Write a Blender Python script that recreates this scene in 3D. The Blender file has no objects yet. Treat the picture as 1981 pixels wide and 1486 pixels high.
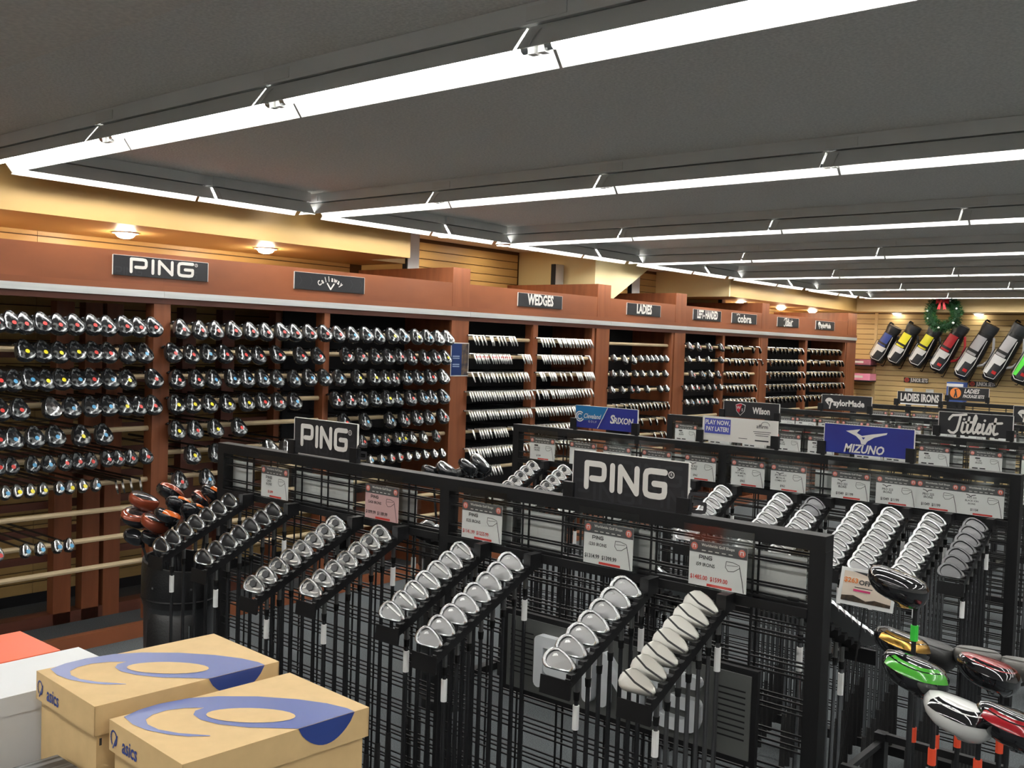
import bpy, bmesh, math, random
from mathutils import Matrix, Vector, Euler
from mathutils.geometry import tessellate_polygon
random.seed(7)
S = bpy.context.scene
COL = S.collection
R_ = math.radians

# ------------------------------------------------------------------ camera
CAM_H = 1.83
cam_d = bpy.data.cameras.new('camera'); cam = bpy.data.objects.new('camera', cam_d); COL.objects.link(cam)
cam_d.sensor_width = 36.0; cam_d.lens = 36.0 * 1929.15 / 1981.0; cam_d.clip_start = 0.02
RM = Matrix(((0.76479, -0.05174, 0.64219), (0.64344, 0.01006, -0.76543), (0.03314, 0.99861, 0.04098)))
cam.matrix_world = Matrix.Translation((0, 0, CAM_H)) @ RM.to_4x4()
S.camera = cam
# ------------------------------------------------------------------ world and exposure
W = bpy.data.worlds.new('world'); S.world = W; W.use_nodes = True
W.node_tree.nodes['Background'].inputs[0].default_value = (0.9, 0.95, 1.0, 1)
W.node_tree.nodes['Background'].inputs[1].default_value = 0.05
S.view_settings.view_transform = 'Standard'; S.view_settings.look = 'None'
S.view_settings.gamma = 1.0; S.view_settings.use_curve_mapping = False
S.view_settings.exposure = 0.90
TUBE_W = 24.0
SPOT_W = 170.0

# ------------------------------------------------------------------ materials
MATS = {}
def mat(name, col=(0.5, 0.5, 0.5), rough=0.5, metal=0.0, var=0.0, scale=20.0, bump=0.0, stretch=(1, 1, 1), col2=None,
        emit=0.0, coat=0.0, spec=0.5, detail=4.0, thr=None, rvar=0.0):
    if name in MATS: return MATS[name]
    m = bpy.data.materials.new(name); m.use_nodes = True; MATS[name] = m
    nt = m.node_tree; b = nt.nodes['Principled BSDF']
    b.inputs['Base Color'].default_value = (*col, 1); b.inputs['Roughness'].default_value = rough
    b.inputs['Metallic'].default_value = metal; b.inputs['Coat Weight'].default_value = coat
    b.inputs['Specular IOR Level'].default_value = spec
    if emit:
        b.inputs['Emission Color'].default_value = (*col, 1); b.inputs['Emission Strength'].default_value = emit
    if var or bump or col2 or rvar:
        tc = nt.nodes.new('ShaderNodeTexCoord'); mp = nt.nodes.new('ShaderNodeMapping'); mp.inputs['Scale'].default_value = stretch
        nz = nt.nodes.new('ShaderNodeTexNoise'); nz.inputs['Scale'].default_value = scale; nz.inputs['Detail'].default_value = detail
        nt.links.new(tc.outputs['Object'], mp.inputs[0]); nt.links.new(mp.outputs[0], nz.inputs[0])
        if var or col2:
            rp = nt.nodes.new('ShaderNodeValToRGB'); c2 = col2 or tuple(max(0, c * (1 + var)) for c in col)
            c1 = col if col2 else tuple(max(0, c * (1 - var)) for c in col)
            lo, hi = thr or (0.32, 0.68)
            rp.color_ramp.elements[0].position = lo; rp.color_ramp.elements[1].position = hi
            rp.color_ramp.elements[0].color = (*c1, 1); rp.color_ramp.elements[1].color = (*c2, 1)
            nt.links.new(nz.outputs[0], rp.inputs[0]); nt.links.new(rp.outputs[0], b.inputs['Base Color'])
        if rvar:
            mr = nt.nodes.new('ShaderNodeMapRange'); mr.inputs[3].default_value = max(0.02, rough - rvar); mr.inputs[4].default_value = rough + rvar
            nt.links.new(nz.outputs[0], mr.inputs[0]); nt.links.new(mr.outputs[0], b.inputs['Roughness'])
        if bump:
            bp = nt.nodes.new('ShaderNodeBump'); bp.inputs['Strength'].default_value = bump; bp.inputs['Distance'].default_value = 0.004
            nt.links.new(nz.outputs[0], bp.inputs['Height']); nt.links.new(bp.outputs[0], b.inputs['Normal'])
    return m
def srgb(r, g, b): return tuple(((c / 255) / 12.92 if c / 255 <= 0.04045 else ((c / 255 + 0.055) / 1.055) ** 2.4) for c in (r, g, b))

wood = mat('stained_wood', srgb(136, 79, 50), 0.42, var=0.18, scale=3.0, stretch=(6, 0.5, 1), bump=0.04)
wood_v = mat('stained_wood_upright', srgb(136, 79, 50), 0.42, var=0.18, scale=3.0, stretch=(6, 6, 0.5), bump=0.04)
wood_dk = mat('stained_wood_shaded', srgb(96, 52, 38), 0.5, var=0.25, scale=3.0, stretch=(6, 0.5, 4))  # darker copy of the stain, carrying the shade inside the shelves
dowel_m = mat('pale_dowel', srgb(206, 184, 148), 0.5, var=0.12, scale=5.0, stretch=(8, 0.6, 8))
strip_m = mat('brushed_aluminium', (0.72, 0.74, 0.74), 0.42, 0.55, var=0.08, scale=6, stretch=(1, 0.3, 8))
slat_m = mat('slatwall_tan', srgb(205, 176, 122), 0.5, var=0.08, scale=2.5, stretch=(1, 1, 8))
slat_y = mat('slatwall_maple', srgb(198, 162, 102), 0.42, var=0.08, scale=2.5, stretch=(1, 0.6, 8))
groove_m = mat('slatwall_groove', srgb(96, 66, 34), 0.7)
soffit_m = mat('soffit_yellow', srgb(188, 154, 94), 0.5, var=0.03, scale=1.5)
cream_m = mat('cream_paint', srgb(226, 208, 158), 0.6, var=0.02, scale=2)
tan_m = mat('tan_paint', srgb(214, 186, 134), 0.6, var=0.02, scale=2)
white_m = mat('white_enamel', (0.70, 0.70, 0.68), 0.4)
fix_m = mat('fixture_enamel', (0.74, 0.75, 0.74), 0.38, var=0.03, scale=4)
ceil_m = mat('ceiling_grey', (0.84, 0.82, 0.78), 0.9, var=0.10, scale=90, bump=0.6, detail=3)
ceil2_m = mat('ceiling_bulkhead_grey', (0.84, 0.80, 0.74), 0.9, var=0.08, scale=60, bump=0.3)
carpet_m = mat('carpet_slate', srgb(80, 85, 88), 0.95, var=0.35, scale=160, bump=0.8)
blk = mat('black_powdercoat', (0.009, 0.009, 0.010), 0.5, spec=0.32)
blk_pl = mat('black_plastic', (0.010, 0.010, 0.011), 0.42, spec=0.35)
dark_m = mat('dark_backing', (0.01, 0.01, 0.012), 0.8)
chrome = mat('chrome', (0.60, 0.61, 0.62), 0.24, 1.0, rvar=0.06, scale=30)
satin = mat('satin_steel', (0.62, 0.61, 0.57), 0.42, 1.0)
cavf = mat('cavity_floor_steel', (0.34, 0.34, 0.34), 0.38, 1.0)
steelb = mat('bright_steel', (0.66, 0.67, 0.68), 0.28, 1.0)
steel_dk = mat('dark_steel', (0.16, 0.16, 0.165), 0.3, 1.0)
wedge_m = mat('wedge_chrome', (0.92, 0.91, 0.88), 0.34, 1.0)
red_badge = mat('red_fill', srgb(190, 40, 40), 0.4)
cav_dk = mat('cavity_black', (0.03, 0.03, 0.032), 0.3, 0.3)
cav_gr = mat('cavity_grey', (0.42, 0.42, 0.41), 0.3, 0.9)
shaft_m = mat('graphite_shaft', (0.045, 0.046, 0.05), 0.26, 0.5)
shaft_st = mat('steel_shaft', (0.36, 0.36, 0.37), 0.25, 1.0)
hosel_m = mat('hosel_grey', (0.22, 0.22, 0.22), 0.35, 0.9)
ferr_m = mat('ferrule_black', (0.01, 0.01, 0.01), 0.25)
grip_m = mat('rubber_grip', (0.016, 0.016, 0.017), 0.75, bump=0.4, scale=200)
paper = mat('white_paper', (0.88, 0.88, 0.87), 0.7)
pink = mat('pink_card', srgb(226, 184, 184), 0.7)
head_b = mat('gloss_black_head', (0.014, 0.015, 0.018), 0.12, coat=0.6, bump=0.25, scale=45)
sole_m = mat('wrapped_sole_glints', (0.03, 0.032, 0.036), 0.14, 0.55, col2=(0.42, 0.44, 0.45), scale=30, thr=(0.50, 0.68), bump=0.45, coat=0.5)  # silver mottling mixes the plastic wrap's reflections into the colour
sole_s = mat('wrapped_silver_sole_glints', (0.12, 0.12, 0.125), 0.14, 0.8, col2=(0.75, 0.76, 0.76), scale=34, thr=(0.40, 0.62), bump=0.4, coat=0.4)  # pale mottling again stands for reflections on the wrap
DOT = {'r': mat('dot_red', srgb(214, 62, 58), 0.35), 'y': mat('dot_yellow', srgb(236, 220, 40), 0.35),
       'b': mat('dot_blue', srgb(84, 160, 206), 0.35), 'w': mat('dot_silver', (0.7, 0.71, 0.72), 0.25, 0.7)}
sign_bk = mat('sign_black', srgb(40, 40, 43), 0.4)
sign_mot = mat('sign_motif', srgb(50, 50, 54), 0.4)
sign_wh = mat('sign_white_print', srgb(232, 228, 222), 0.5)
sign_red = mat('sign_red_print', srgb(200, 40, 60), 0.5)
sign_gr = mat('card_grey_header', srgb(92, 92, 94), 0.6)
ink = mat('card_ink', srgb(50, 50, 52), 0.6)
ink_l = mat('card_pale_ink', srgb(170, 170, 170), 0.6)
ink_r = mat('card_red_ink', srgb(214, 58, 50), 0.6)
disc_r = mat('card_badge_red', srgb(226, 120, 106), 0.6)
blue_d = mat('banner_indigo', srgb(44, 36, 120), 0.45, col2=srgb(38, 70, 170), scale=2.0, thr=(0.3, 0.7))
blue_t = mat('banner_teal', srgb(20, 110, 165), 0.45)
blue_n = mat('banner_blue', srgb(40, 48, 140), 0.45)
card_b = mat('kraft_card', srgb(208, 176, 126), 0.65, var=0.04, scale=30)
asics_b = mat('print_blue', srgb(44, 66, 136), 0.45)
asics_t = mat('print_blue_lit_top', srgb(56, 80, 150), 0.3)  # same print blue, painted lighter for the lit lid top

def acrylic():
    m = bpy.data.materials.new('clear_acrylic'); m.use_nodes = True; nt = m.node_tree; nt.nodes.clear()
    o = nt.nodes.new('ShaderNodeOutputMaterial'); mx = nt.nodes.new('ShaderNodeMixShader'); t = nt.nodes.new('ShaderNodeBsdfTransparent')
    g = nt.nodes.new('ShaderNodeBsdfGlossy'); g.inputs['Roughness'].default_value = 0.08; g.inputs['Color'].default_value = (0.9, 0.95, 0.93, 1)
    t.inputs['Color'].default_value = (0.985, 0.99, 0.985, 1); mx.inputs[0].default_value = 0.05
    nt.links.new(t.outputs[0], mx.inputs[1]); nt.links.new(g.outputs[0], mx.inputs[2]); nt.links.new(mx.outputs[0], o.inputs[0])
    return m
acry = acrylic()
def emission(name, col, s):
    m = bpy.data.materials.new(name); m.use_nodes = True; nt = m.node_tree; nt.nodes.clear()
    o = nt.nodes.new('ShaderNodeOutputMaterial'); e = nt.nodes.new('ShaderNodeEmission'); e.inputs[0].default_value = (*col, 1); e.inputs[1].default_value = s
    nt.links.new(e.outputs[0], o.inputs[0]); return m
tube_m = emission('fluorescent_tube', (1.0, 0.985, 0.94), TUBE_W)
down_m = emission('downlight_lens', (1.0, 0.84, 0.60), SPOT_W)
down_added = emission('added_downlight_lens', (1.0, 0.86, 0.64), 60.0)  # lens of the added fill downlights
down_w = emission('downlight_lens_cool', (1.0, 0.93, 0.80), 12.0)

# ------------------------------------------------------------------ mesh helpers
class MB:
    def __init__(s): s.v = []; s.f = []
    def add(s, vs, fs):
        k = len(s.v); s.v += [tuple(v) for v in vs]; s.f += [tuple(i + k for i in f) for f in fs]; return s
    def box(s, x0, x1, y0, y1, z0, z1):
        return s.add([(x0, y0, z0), (x1, y0, z0), (x1, y1, z0), (x0, y1, z0), (x0, y0, z1), (x1, y0, z1), (x1, y1, z1), (x0, y1, z1)],
                     [(0, 3, 2, 1), (4, 5, 6, 7), (0, 1, 5, 4), (1, 2, 6, 5), (2, 3, 7, 6), (3, 0, 4, 7)])
    def tube(s, p0, p1, r0, r1=None, n=8, cap=True):
        r1 = r0 if r1 is None else r1; p0 = Vector(p0); p1 = Vector(p1); d = (p1 - p0).normalized()
        a = d.orthogonal().normalized(); b = d.cross(a); vs = []
        for p, r in ((p0, r0), (p1, r1)):
            for i in range(n):
                t = 2 * math.pi * i / n; vs.append(p + a * (r * math.cos(t)) + b * (r * math.sin(t)))
        fs = [(i, (i + 1) % n, n + (i + 1) % n, n + i) for i in range(n)]
        if cap: fs += [tuple(reversed(range(n))), tuple(range(n, 2 * n))]
        return s.add(vs, fs)
    def path(s, pts, r, n=6):
        for a, b in zip(pts[:-1], pts[1:]): s.tube(a, b, r, r, n)
        return s
    def rings(s, rs, cap0=True, cap1=True, closed=True):
        n = len(rs[0]); vs = [v for r in rs for v in r]; fs = []
        for k in range(len(rs) - 1):
            for i in range(n if closed else n - 1):
                j = (i + 1) % n; fs.append((k * n + i, k * n + j, (k + 1) * n + j, (k + 1) * n + i))
        if cap0: fs.append(tuple(reversed(range(n))))
        if cap1: fs.append(tuple(range((len(rs) - 1) * n, len(rs) * n)))
        return s.add(vs, fs)
    def prism(s, poly, fn, d0, d1):            # poly 2-D; fn(a, b, d) -> 3-D; closed solid, concave outlines allowed
        n = len(poly); tri = tessellate_polygon([[Vector((a, b, 0)) for a, b in poly]])
        vs = [fn(a, b, d0) for a, b in poly] + [fn(a, b, d1) for a, b in poly]
        fs = [tuple(t) for t in tri] + [tuple(i + n for i in reversed(t)) for t in tri] + [(i, (i + 1) % n, n + (i + 1) % n, n + i) for i in range(n)]
        return s.add(vs, fs)
    def flat(s, poly, fn):
        tri = tessellate_polygon([[Vector((a, b, 0)) for a, b in poly]])
        return s.add([fn(a, b) for a, b in poly], [tuple(t) for t in tri])
    def stroke(s, pts, w, fn, n=8):            # flat thick polyline with round joints
        h = w / 2; o_ = Vector(fn(0, 0)); nv = (Vector(fn(1, 0)) - o_).cross(Vector(fn(0, 1)) - o_); nv.normalize(); k = [0]; f0 = fn
        def fn(a, b):                           # each piece lies a hair above the one before
            return Vector(f0(a, b)) + nv * (k[0] * 2.0e-5)
        for (ax, ay), (bx, by) in zip(pts[:-1], pts[1:]):
            l = math.hypot(bx - ax, by - ay) or 1e-9; nx, ny = -(by - ay) / l * h, (bx - ax) / l * h
            s.add([fn(ax + nx, ay + ny), fn(bx + nx, by + ny), fn(bx - nx, by - ny), fn(ax - nx, ay - ny)], [(3, 2, 1, 0)]); k[0] += 1
        for x, y in pts: s.disc(x, y, h, fn, n); k[0] += 1
        return s
    def stroke_solid(s, pts, w, d0, d1, n=12):     # thick raised polyline in the XZ plane between two depths
        h = w / 2; e = 0
        for (ax, ay), (bx, by) in zip(pts[:-1], pts[1:]):
            l = math.hypot(bx - ax, by - ay) or 1e-9; nx, ny = -(by - ay) / l * h, (bx - ax) / l * h; e += 2e-5
            q = [(ax + nx, ay + ny), (bx + nx, by + ny), (bx - nx, by - ny), (ax - nx, ay - ny)]
            s.rings([[(a, d1, c) for a, c in q], [(a, d0 - e, c) for a, c in q]])
        for x, y in pts:
            e += 2e-5; s.tube((x, d1, y), (x, d0 - e, y), h, n=n)
        return s
    def disc(s, x, y, r, fn, n=12, ry=None):
        return s.add([fn(x + r * math.cos(2 * math.pi * i / n), y + (ry or r) * math.sin(2 * math.pi * i / n)) for i in range(n)], [tuple(range(n))])
    def rect(s, a0, a1, b0, b1, fn): return s.add([fn(a0, b0), fn(a1, b0), fn(a1, b1), fn(a0, b1)], [(0, 1, 2, 3)])
    def text(s, body, size, fn, x=0, y=0, bold=0.0, xs=1.0, shear=0.0, align='CENTER'):
        me = text_mesh(body, size, bold, xs, shear, align)
        return s.add([fn(x + v[0], y + v[1]) for v in me[0]], me[1])
    def mesh(s, name, m=None, smooth=False, recalc=False):
        me = bpy.data.meshes.new(name); me.from_pydata(s.v, [], s.f)
        if recalc:
            bm = bmesh.new(); bm.from_mesh(me); bmesh.ops.recalc_face_normals(bm, faces=bm.faces); bm.to_mesh(me); bm.free()
        if m: me.materials.append(m)
        if smooth:
            me.polygons.foreach_set('use_smooth', [True] * len(me.polygons))
            if smooth != 'all': me.set_sharp_from_angle(angle=R_(42))
        me.update(); return me
_tc = {}
def text_mesh(body, size, bold, xs, shear, align):
    k = (body, bold, shear, align)
    if k not in _tc:
        c = bpy.data.curves.new('t', 'FONT'); c.body = body; c.size = 1.0; c.align_x = align; c.align_y = 'CENTER'; c.offset = bold; c.shear = shear; c.resolution_u = 2
        o = bpy.data.objects.new('t', c); me = bpy.data.meshes.new_from_object(o)
        _tc[k] = ([tuple(v.co) for v in me.vertices], [tuple(p.vertices) for p in me.polygons])
        bpy.data.objects.remove(o); bpy.data.meshes.remove(me); bpy.data.curves.remove(c)
    v, f = _tc[k]; return [(a * size * xs, b * size) for a, b, _ in v], f
def link(name, me, parent=None, loc=None, rot=None):
    o = bpy.data.objects.new(name, me); COL.objects.link(o)
    if parent is not None: o.parent = parent
    if loc is not None: o.location = loc
    if rot is not None: o.rotation_euler = rot
    return o
def part(name, mb, m, parent, smooth=False, recalc=False, loc=None, rot=None): return link(name, mb.mesh(name, m, smooth, recalc), parent, loc, rot)
def tag(o, label, cat, group=None):
    o['label'] = label; o['category'] = cat
    if group: o['group'] = group
    return o
def thing(name, label, cat, loc=(0, 0, 0), rot=(0, 0, 0), group=None):
    o = bpy.data.objects.new(name, None); COL.objects.link(o); o.empty_display_size = 0.05; o.location = loc; o.rotation_euler = rot
    return tag(o, label, cat, group)
def struct(name, mb, m, label=None, **k):
    o = part(name, mb, m, None, **k); o['kind'] = 'structure'
    o['label'] = label or name.replace('_', ' '); return o
def wbox(name, m, parent, x0, x1, y0, y1, z0, z1):      # a box in world coordinates under an unrotated parent, origin at its own centre
    c = ((x0 + x1) / 2, (y0 + y1) / 2, (z0 + z1) / 2); p = parent.location if parent else Vector((0, 0, 0))
    a, b, d = (x1 - x0) / 2, (y1 - y0) / 2, (z1 - z0) / 2
    k = ('box', m.name, round(a, 4), round(b, 4), round(d, 4))
    if k not in _mc: _mc[k] = MB().box(-a, a, -b, b, -d, d).mesh(name, m)
    return link(name, _mc[k], parent, (c[0] - p[0], c[1] - p[1], c[2] - p[2]))
_mc = {}
def ordn(n): return ['first', 'second', 'third', 'fourth', 'fifth', 'sixth', 'seventh', 'eighth', 'ninth', 'tenth', 'eleventh', 'twelfth', 'thirteenth', 'fourteenth', 'fifteenth', 'sixteenth', 'seventeenth', 'eighteenth', 'nineteenth', 'twentieth', 'twenty-first', 'twenty-second', 'twenty-third', 'twenty-fourth', 'twenty-fifth', 'twenty-sixth', 'twenty-seventh', 'twenty-eighth'][n]

# ------------------------------------------------------------------ the room
CZ = 2.765
floor = struct('floor', MB().box(-6.8, 6, -5, 15.3, -0.1, 0), carpet_m, 'dark slate carpet floor')
ceiling = struct('ceiling', MB().box(-6.8, 6, -5, 15.3, CZ, CZ + 0.1), ceil_m, 'dark grey textured ceiling')
trim_1 = struct('trim_1', MB().box(-5.6, 6, -5, 1.52, 2.72, CZ), ceil2_m, 'slightly lowered ceiling band above the viewer')
wall_right = struct('wall_right', MB().box(5.9, 6, -5, 15.3, 0, CZ), white_m)
wall_front = struct('wall_front', MB().box(-6.8, 6, -5.1, -5, 0, CZ), white_m)
wall_left = struct('wall_left', MB().box(-6.72, -6.62, -5, 15.3, 0, CZ), groove_m, 'slatwall behind the wooden club shelves')
wall_back = struct('wall_back', MB().box(-6.62, 6, 15.0, 15.3, 0, CZ), groove_m, 'tan slatwall at the far end')
PITCH = 0.0762
def slats(parent, along, segs, z0, z1, fixed, m):
    z = z0
    while z + 0.06 < z1:
        for a, b in segs:
            if along == 'y': wbox('slat', m, parent, fixed - 0.014, fixed, a, b, z, z + 0.069)
            else: wbox('slat', m, parent, a, b, fixed, fixed + 0.014, z, z + 0.069)
        z += PITCH
slats(wall_left, 'y', [(0.6, 3.0), (3.003, 5.66), (5.90, 7.90), (8.6, 11.30), (11.40, 14.98)], 0.07, 2.76, -6.606, slat_y)
slats(wall_back, 'x', [(-6.6, -5.50), (-5.455, -2.6)], 0.09, 2.47, 14.986, slat_m)
wbox('corner_trim', tan_m, wall_back, -5.498, -5.457, 14.975, 15.0, 0.05, 2.46)
wbox('skirting', dark_m, wall_left, -6.62, -6.60, 0.6, 14.98, 0, 0.07)
# soffits along the left wall, the fins that end them, the sloping bulkhead and the back soffit
trim_2 = struct('trim_2', MB().box(-6.606, -5.6, -4, 5.40, 2.46, CZ), soffit_m, 'yellow soffit above the near club shelves')
trim_3 = struct('trim_3', MB().box(-6.606, -5.6, 10.6, 14.5, 2.46, CZ), soffit_m, 'yellow soffit above the far club shelves')
trim_4 = struct('trim_4', MB().box(-6.606, 6, 14.5, 15.0, 2.462, CZ), tan_m, 'tan soffit over the far wall')
trim_5 = struct('trim_5', MB().box(-6.606, -6.08, 5.79, 5.90, 2.06, CZ), slat_y, 'short maple fin wall ending the near soffit')
trim_6 = struct('trim_6', MB().box(-6.606, -6.10, 11.30, 11.40, 2.06, 2.458), cream_m, 'cream fin wall under the far soffit')
pl = [(7.92, CZ), (8.98, CZ), (8.90, 2.66), (8.19, 2.275), (7.92, 2.14)]
trim_7 = struct('trim_7', MB().prism(pl, lambda a, b, d: (d, a, b), -6.606, -5.64), cream_m, 'cream sloping bulkhead like the underside of stairs', recalc=True)
trim_8 = struct('trim_8', MB().box(-6.606, -6.06, 5.402, 5.79, 2.46, CZ), soffit_m, 'set-back end of the near yellow soffit')
trim_9 = struct('trim_9', MB().box(-6.606, -5.602, 10.57, 10.598, 2.458, CZ), cream_m, 'cream end board of the far soffit')
for i, (y0, y1, x, zt) in enumerate([(5.80, 5.93, -6.04, CZ), (7.79, 7.915, -6.02, 2.62), (9.20, 9.35, -6.05, 2.66), (11.21, 11.295, -6.03, 2.458)]):
    p = thing('support_post', ['white metal post rising beside the near yellow soffit', 'short white post in front of the cream sloping bulkhead',
              'white post beside the sloping edge of the bulkhead', 'white post at the end of the far yellow soffit'][i], 'post', (x, (y0 + y1) / 2, 2.06), group='white posts above the shelves')
    wbox('post', white_m, p, x - 0.05, x, y0, y1, 2.055, zt); wbox('cover_strip', dark_m, p, x - 0.052, x - 0.004, y0 - 0.012, y0 - 0.001, 2.055, zt - 0.001)

# ------------------------------------------------------------------ fluorescent fixtures
FL = 1.19
def fixture_meshes():
    h = FL / 2; out = []
    out.append(('housing', MB().box(-h, h, -0.055, 0.055, -0.058, 0).mesh('housing', fix_m)))
    b = MB()
    prof = [(-0.105, -0.138), (-0.048, -0.064), (0.048, -0.064), (0.105, -0.138)]
    t = 0.0018
    b.rings([[(x, y, z) for y, z in prof] + [(x, y * 0.985, z - t) for y, z in reversed(prof)] for x in (-h + 0.006, h - 0.006)])
    out.append(('reflector', b.mesh('reflector', fix_m, recalc=True)))
    out.append(('tube', MB().tube((-h + 0.05, 0, -0.104), (h - 0.05, 0, -0.104), 0.0155, n=10).mesh('tube', tube_m, smooth=True)))
    for sx in (-1, 1):
        e = MB().box(sx * (h - 0.018) - 0.012, sx * (h - 0.018) + 0.012, -0.012, 0.012, -0.125, -0.066)
        out.append(('lamp_holder', e.mesh('lamp_holder', white_m)))
        out.append(('tube_cap', MB().tube((sx * (h - 0.03), 0, -0.104), (sx * (h - 0.055), 0, -0.104), 0.0165, n=10).mesh('tube_cap', chrome)))
    c = MB()
    for sx in (-0.92,):
        pts = [(-0.109, -0.140), (-0.100, -0.122), (-0.088, -0.104), (-0.072, -0.088), (-0.060, -0.078)]
        c.rings([[(h * sx + dx, y, z) for dx in (0, 0.009)] + [(h * sx + dx, y - 0.002, z) for dx in (0.009, 0)] for y, z in pts])
        c.box(h * sx - 0.05, h * sx + 0.09, -0.0585, -0.0552, -0.05, -0.012)
    out.append(('clip', c.mesh('clip', white_m)))
    return out
FIX = fixture_meshes()
def fixture(x, y, rz, label, group, scale=1.0):
    t = thing('fluorescent_fixture', label, 'light fixture', (x, y, CZ - 0.001), (0, 0, rz), group)
    for n, me in FIX:
        o = link(n, me, t)
        if scale != 1.0: o.scale = (scale, 1, 1)
    return t
ROWY = [2.19, 4.235, 6.21, 8.15, 10.16, 12.2, 14.02]
RN = ['nearest', 'second', 'third', 'fourth', 'fifth', 'sixth', 'farthest']
for r, y in enumerate(ROWY):
    for k in range(9 if r < 3 else 8):
        x = -4.755 + k * FL
        fixture(x, y, 0, 'white fluorescent fixture, %s along the %s light row from the wooden shelves' % (ordn(k), RN[r]), 'fluorescent fixtures in the cross rows')
for q_, y in enumerate((0.1, -2.0, -4.0)):
    for k in range(0, 8):
        fixture(-4.755 + k * FL, y, 0, 'white fluorescent fixture behind the viewer, %s along the %s row back' % (ordn(k), ordn(q_)), 'fluorescent fixtures behind the viewer')
for r in range(6):
    a, b = ROWY[r] + 0.12, ROWY[r + 1] - 0.10
    m_ = a + (b - a) * 0.6
    fixture(-5.30, (a + m_) / 2, R_(90), 'near fluorescent fixture along the soffit between the %s and %s light rows' % (RN[r], RN[r + 1]), 'fluorescent fixtures along the soffit', (m_ - a) / FL)
    fixture(-5.285, (m_ + b) / 2, R_(90), 'far fluorescent fixture along the soffit between the %s and %s light rows' % (RN[r], RN[r + 1]), 'fluorescent fixtures along the soffit', (b - m_) / FL)
# recessed downlights
def downlight(x, y, z, label, m, grp, bulge=1.0):
    t = thing('recessed_downlight', label, 'downlight', (x, y, z), group=grp)
    n = 20; b = MB()
    ring = lambda r, zz: [(r * math.cos(2 * math.pi * i / n), r * math.sin(2 * math.pi * i / n), zz) for i in range(n)]
    b.rings([ring(0.085, 0.0), ring(0.082, -0.008), ring(0.062, -0.010), ring(0.060, 0.0)], False, False)
    part('trim_ring', b, white_m, t, smooth=True)
    part('lens', MB().rings([ring(0.060, -0.004 * bulge), ring(0.058, -0.016 * bulge), ring(0.046, -0.030 * bulge), ring(0.024, -0.038 * bulge)], False, True), m, t, smooth='all')
for i, (x, y) in enumerate([(-6.09, 2.25), (-6.09, 3.33), (-6.08, 4.41), (-6.14, 11.93), (-6.17, 13.18), (-6.11, 14.11)]):
    downlight(x, y, 2.46, 'glowing warm downlight in the %s soffit, %s' % (('near yellow', 'near yellow', 'near yellow', 'far yellow', 'far yellow', 'far yellow')[i],
              ('outside the left picture edge', 'left one of two in view', 'right one of two in view', 'leftmost of three', 'middle of three', 'rightmost of three')[i]), down_m, 'warm downlights')
for i, (x, y) in enumerate([(-6.25, 6.45), (-6.25, 7.25), (-6.25, 9.5)]):  # downlights added to brighten the wall above the shelf gaps
    downlight(x, y, CZ, 'added warm downlight in the main ceiling over the %s shelf gap, %s one' % (('wedge', 'wedge', 'left-handed', 'left-handed')[i], ('near', 'far')[i % 2]), down_added, 'warm downlights', 0.2)
for i, x in enumerate((-5.15, -4.02)):
    downlight(x, 14.90, 2.462, 'round downlight above the hanging bags, %s of the wreath' % ('left', 'right')[i], down_w, 'downlights above the bags')
# ------------------------------------------------------------------ wooden club shelves along the left wall
ZR = [1.87, 1.72, 1.568, 1.413, 1.258, 1.104, .95, .79, .625, .46]
XF = -5.47
UNITS = [  # y0, y1, posts (y0, y1), pilaster, label
    (1.2, 3.235, [(3.18, 3.235)], None, 'red-brown wooden club shelf at the left picture edge'),
    (3.235, 5.95, [(3.235, 3.29), (4.47, 4.52)], (5.75, 5.95), 'red-brown wooden club shelf full of drivers, left of the blue poster'),
    (5.95, 7.95, [(6.785, 6.85), (7.67, 7.71)], (7.735, 7.95), 'red-brown wooden club shelf packed with wedges'),
    (7.95, 9.38, [(9.10, 9.14)], (9.16, 9.38), 'red-brown wooden club shelf with an empty top dowel'),
    (9.38, 11.36, [(10.22, 10.27), (11.12, 11.16)], (11.17, 11.36), 'red-brown wooden club shelf for left-handed clubs'),
    (11.36, 14.19, [(12.46, 12.53), (13.80, 13.84)], (13.86, 14.19), 'red-brown wooden club shelf farthest along the left wall')]
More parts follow.
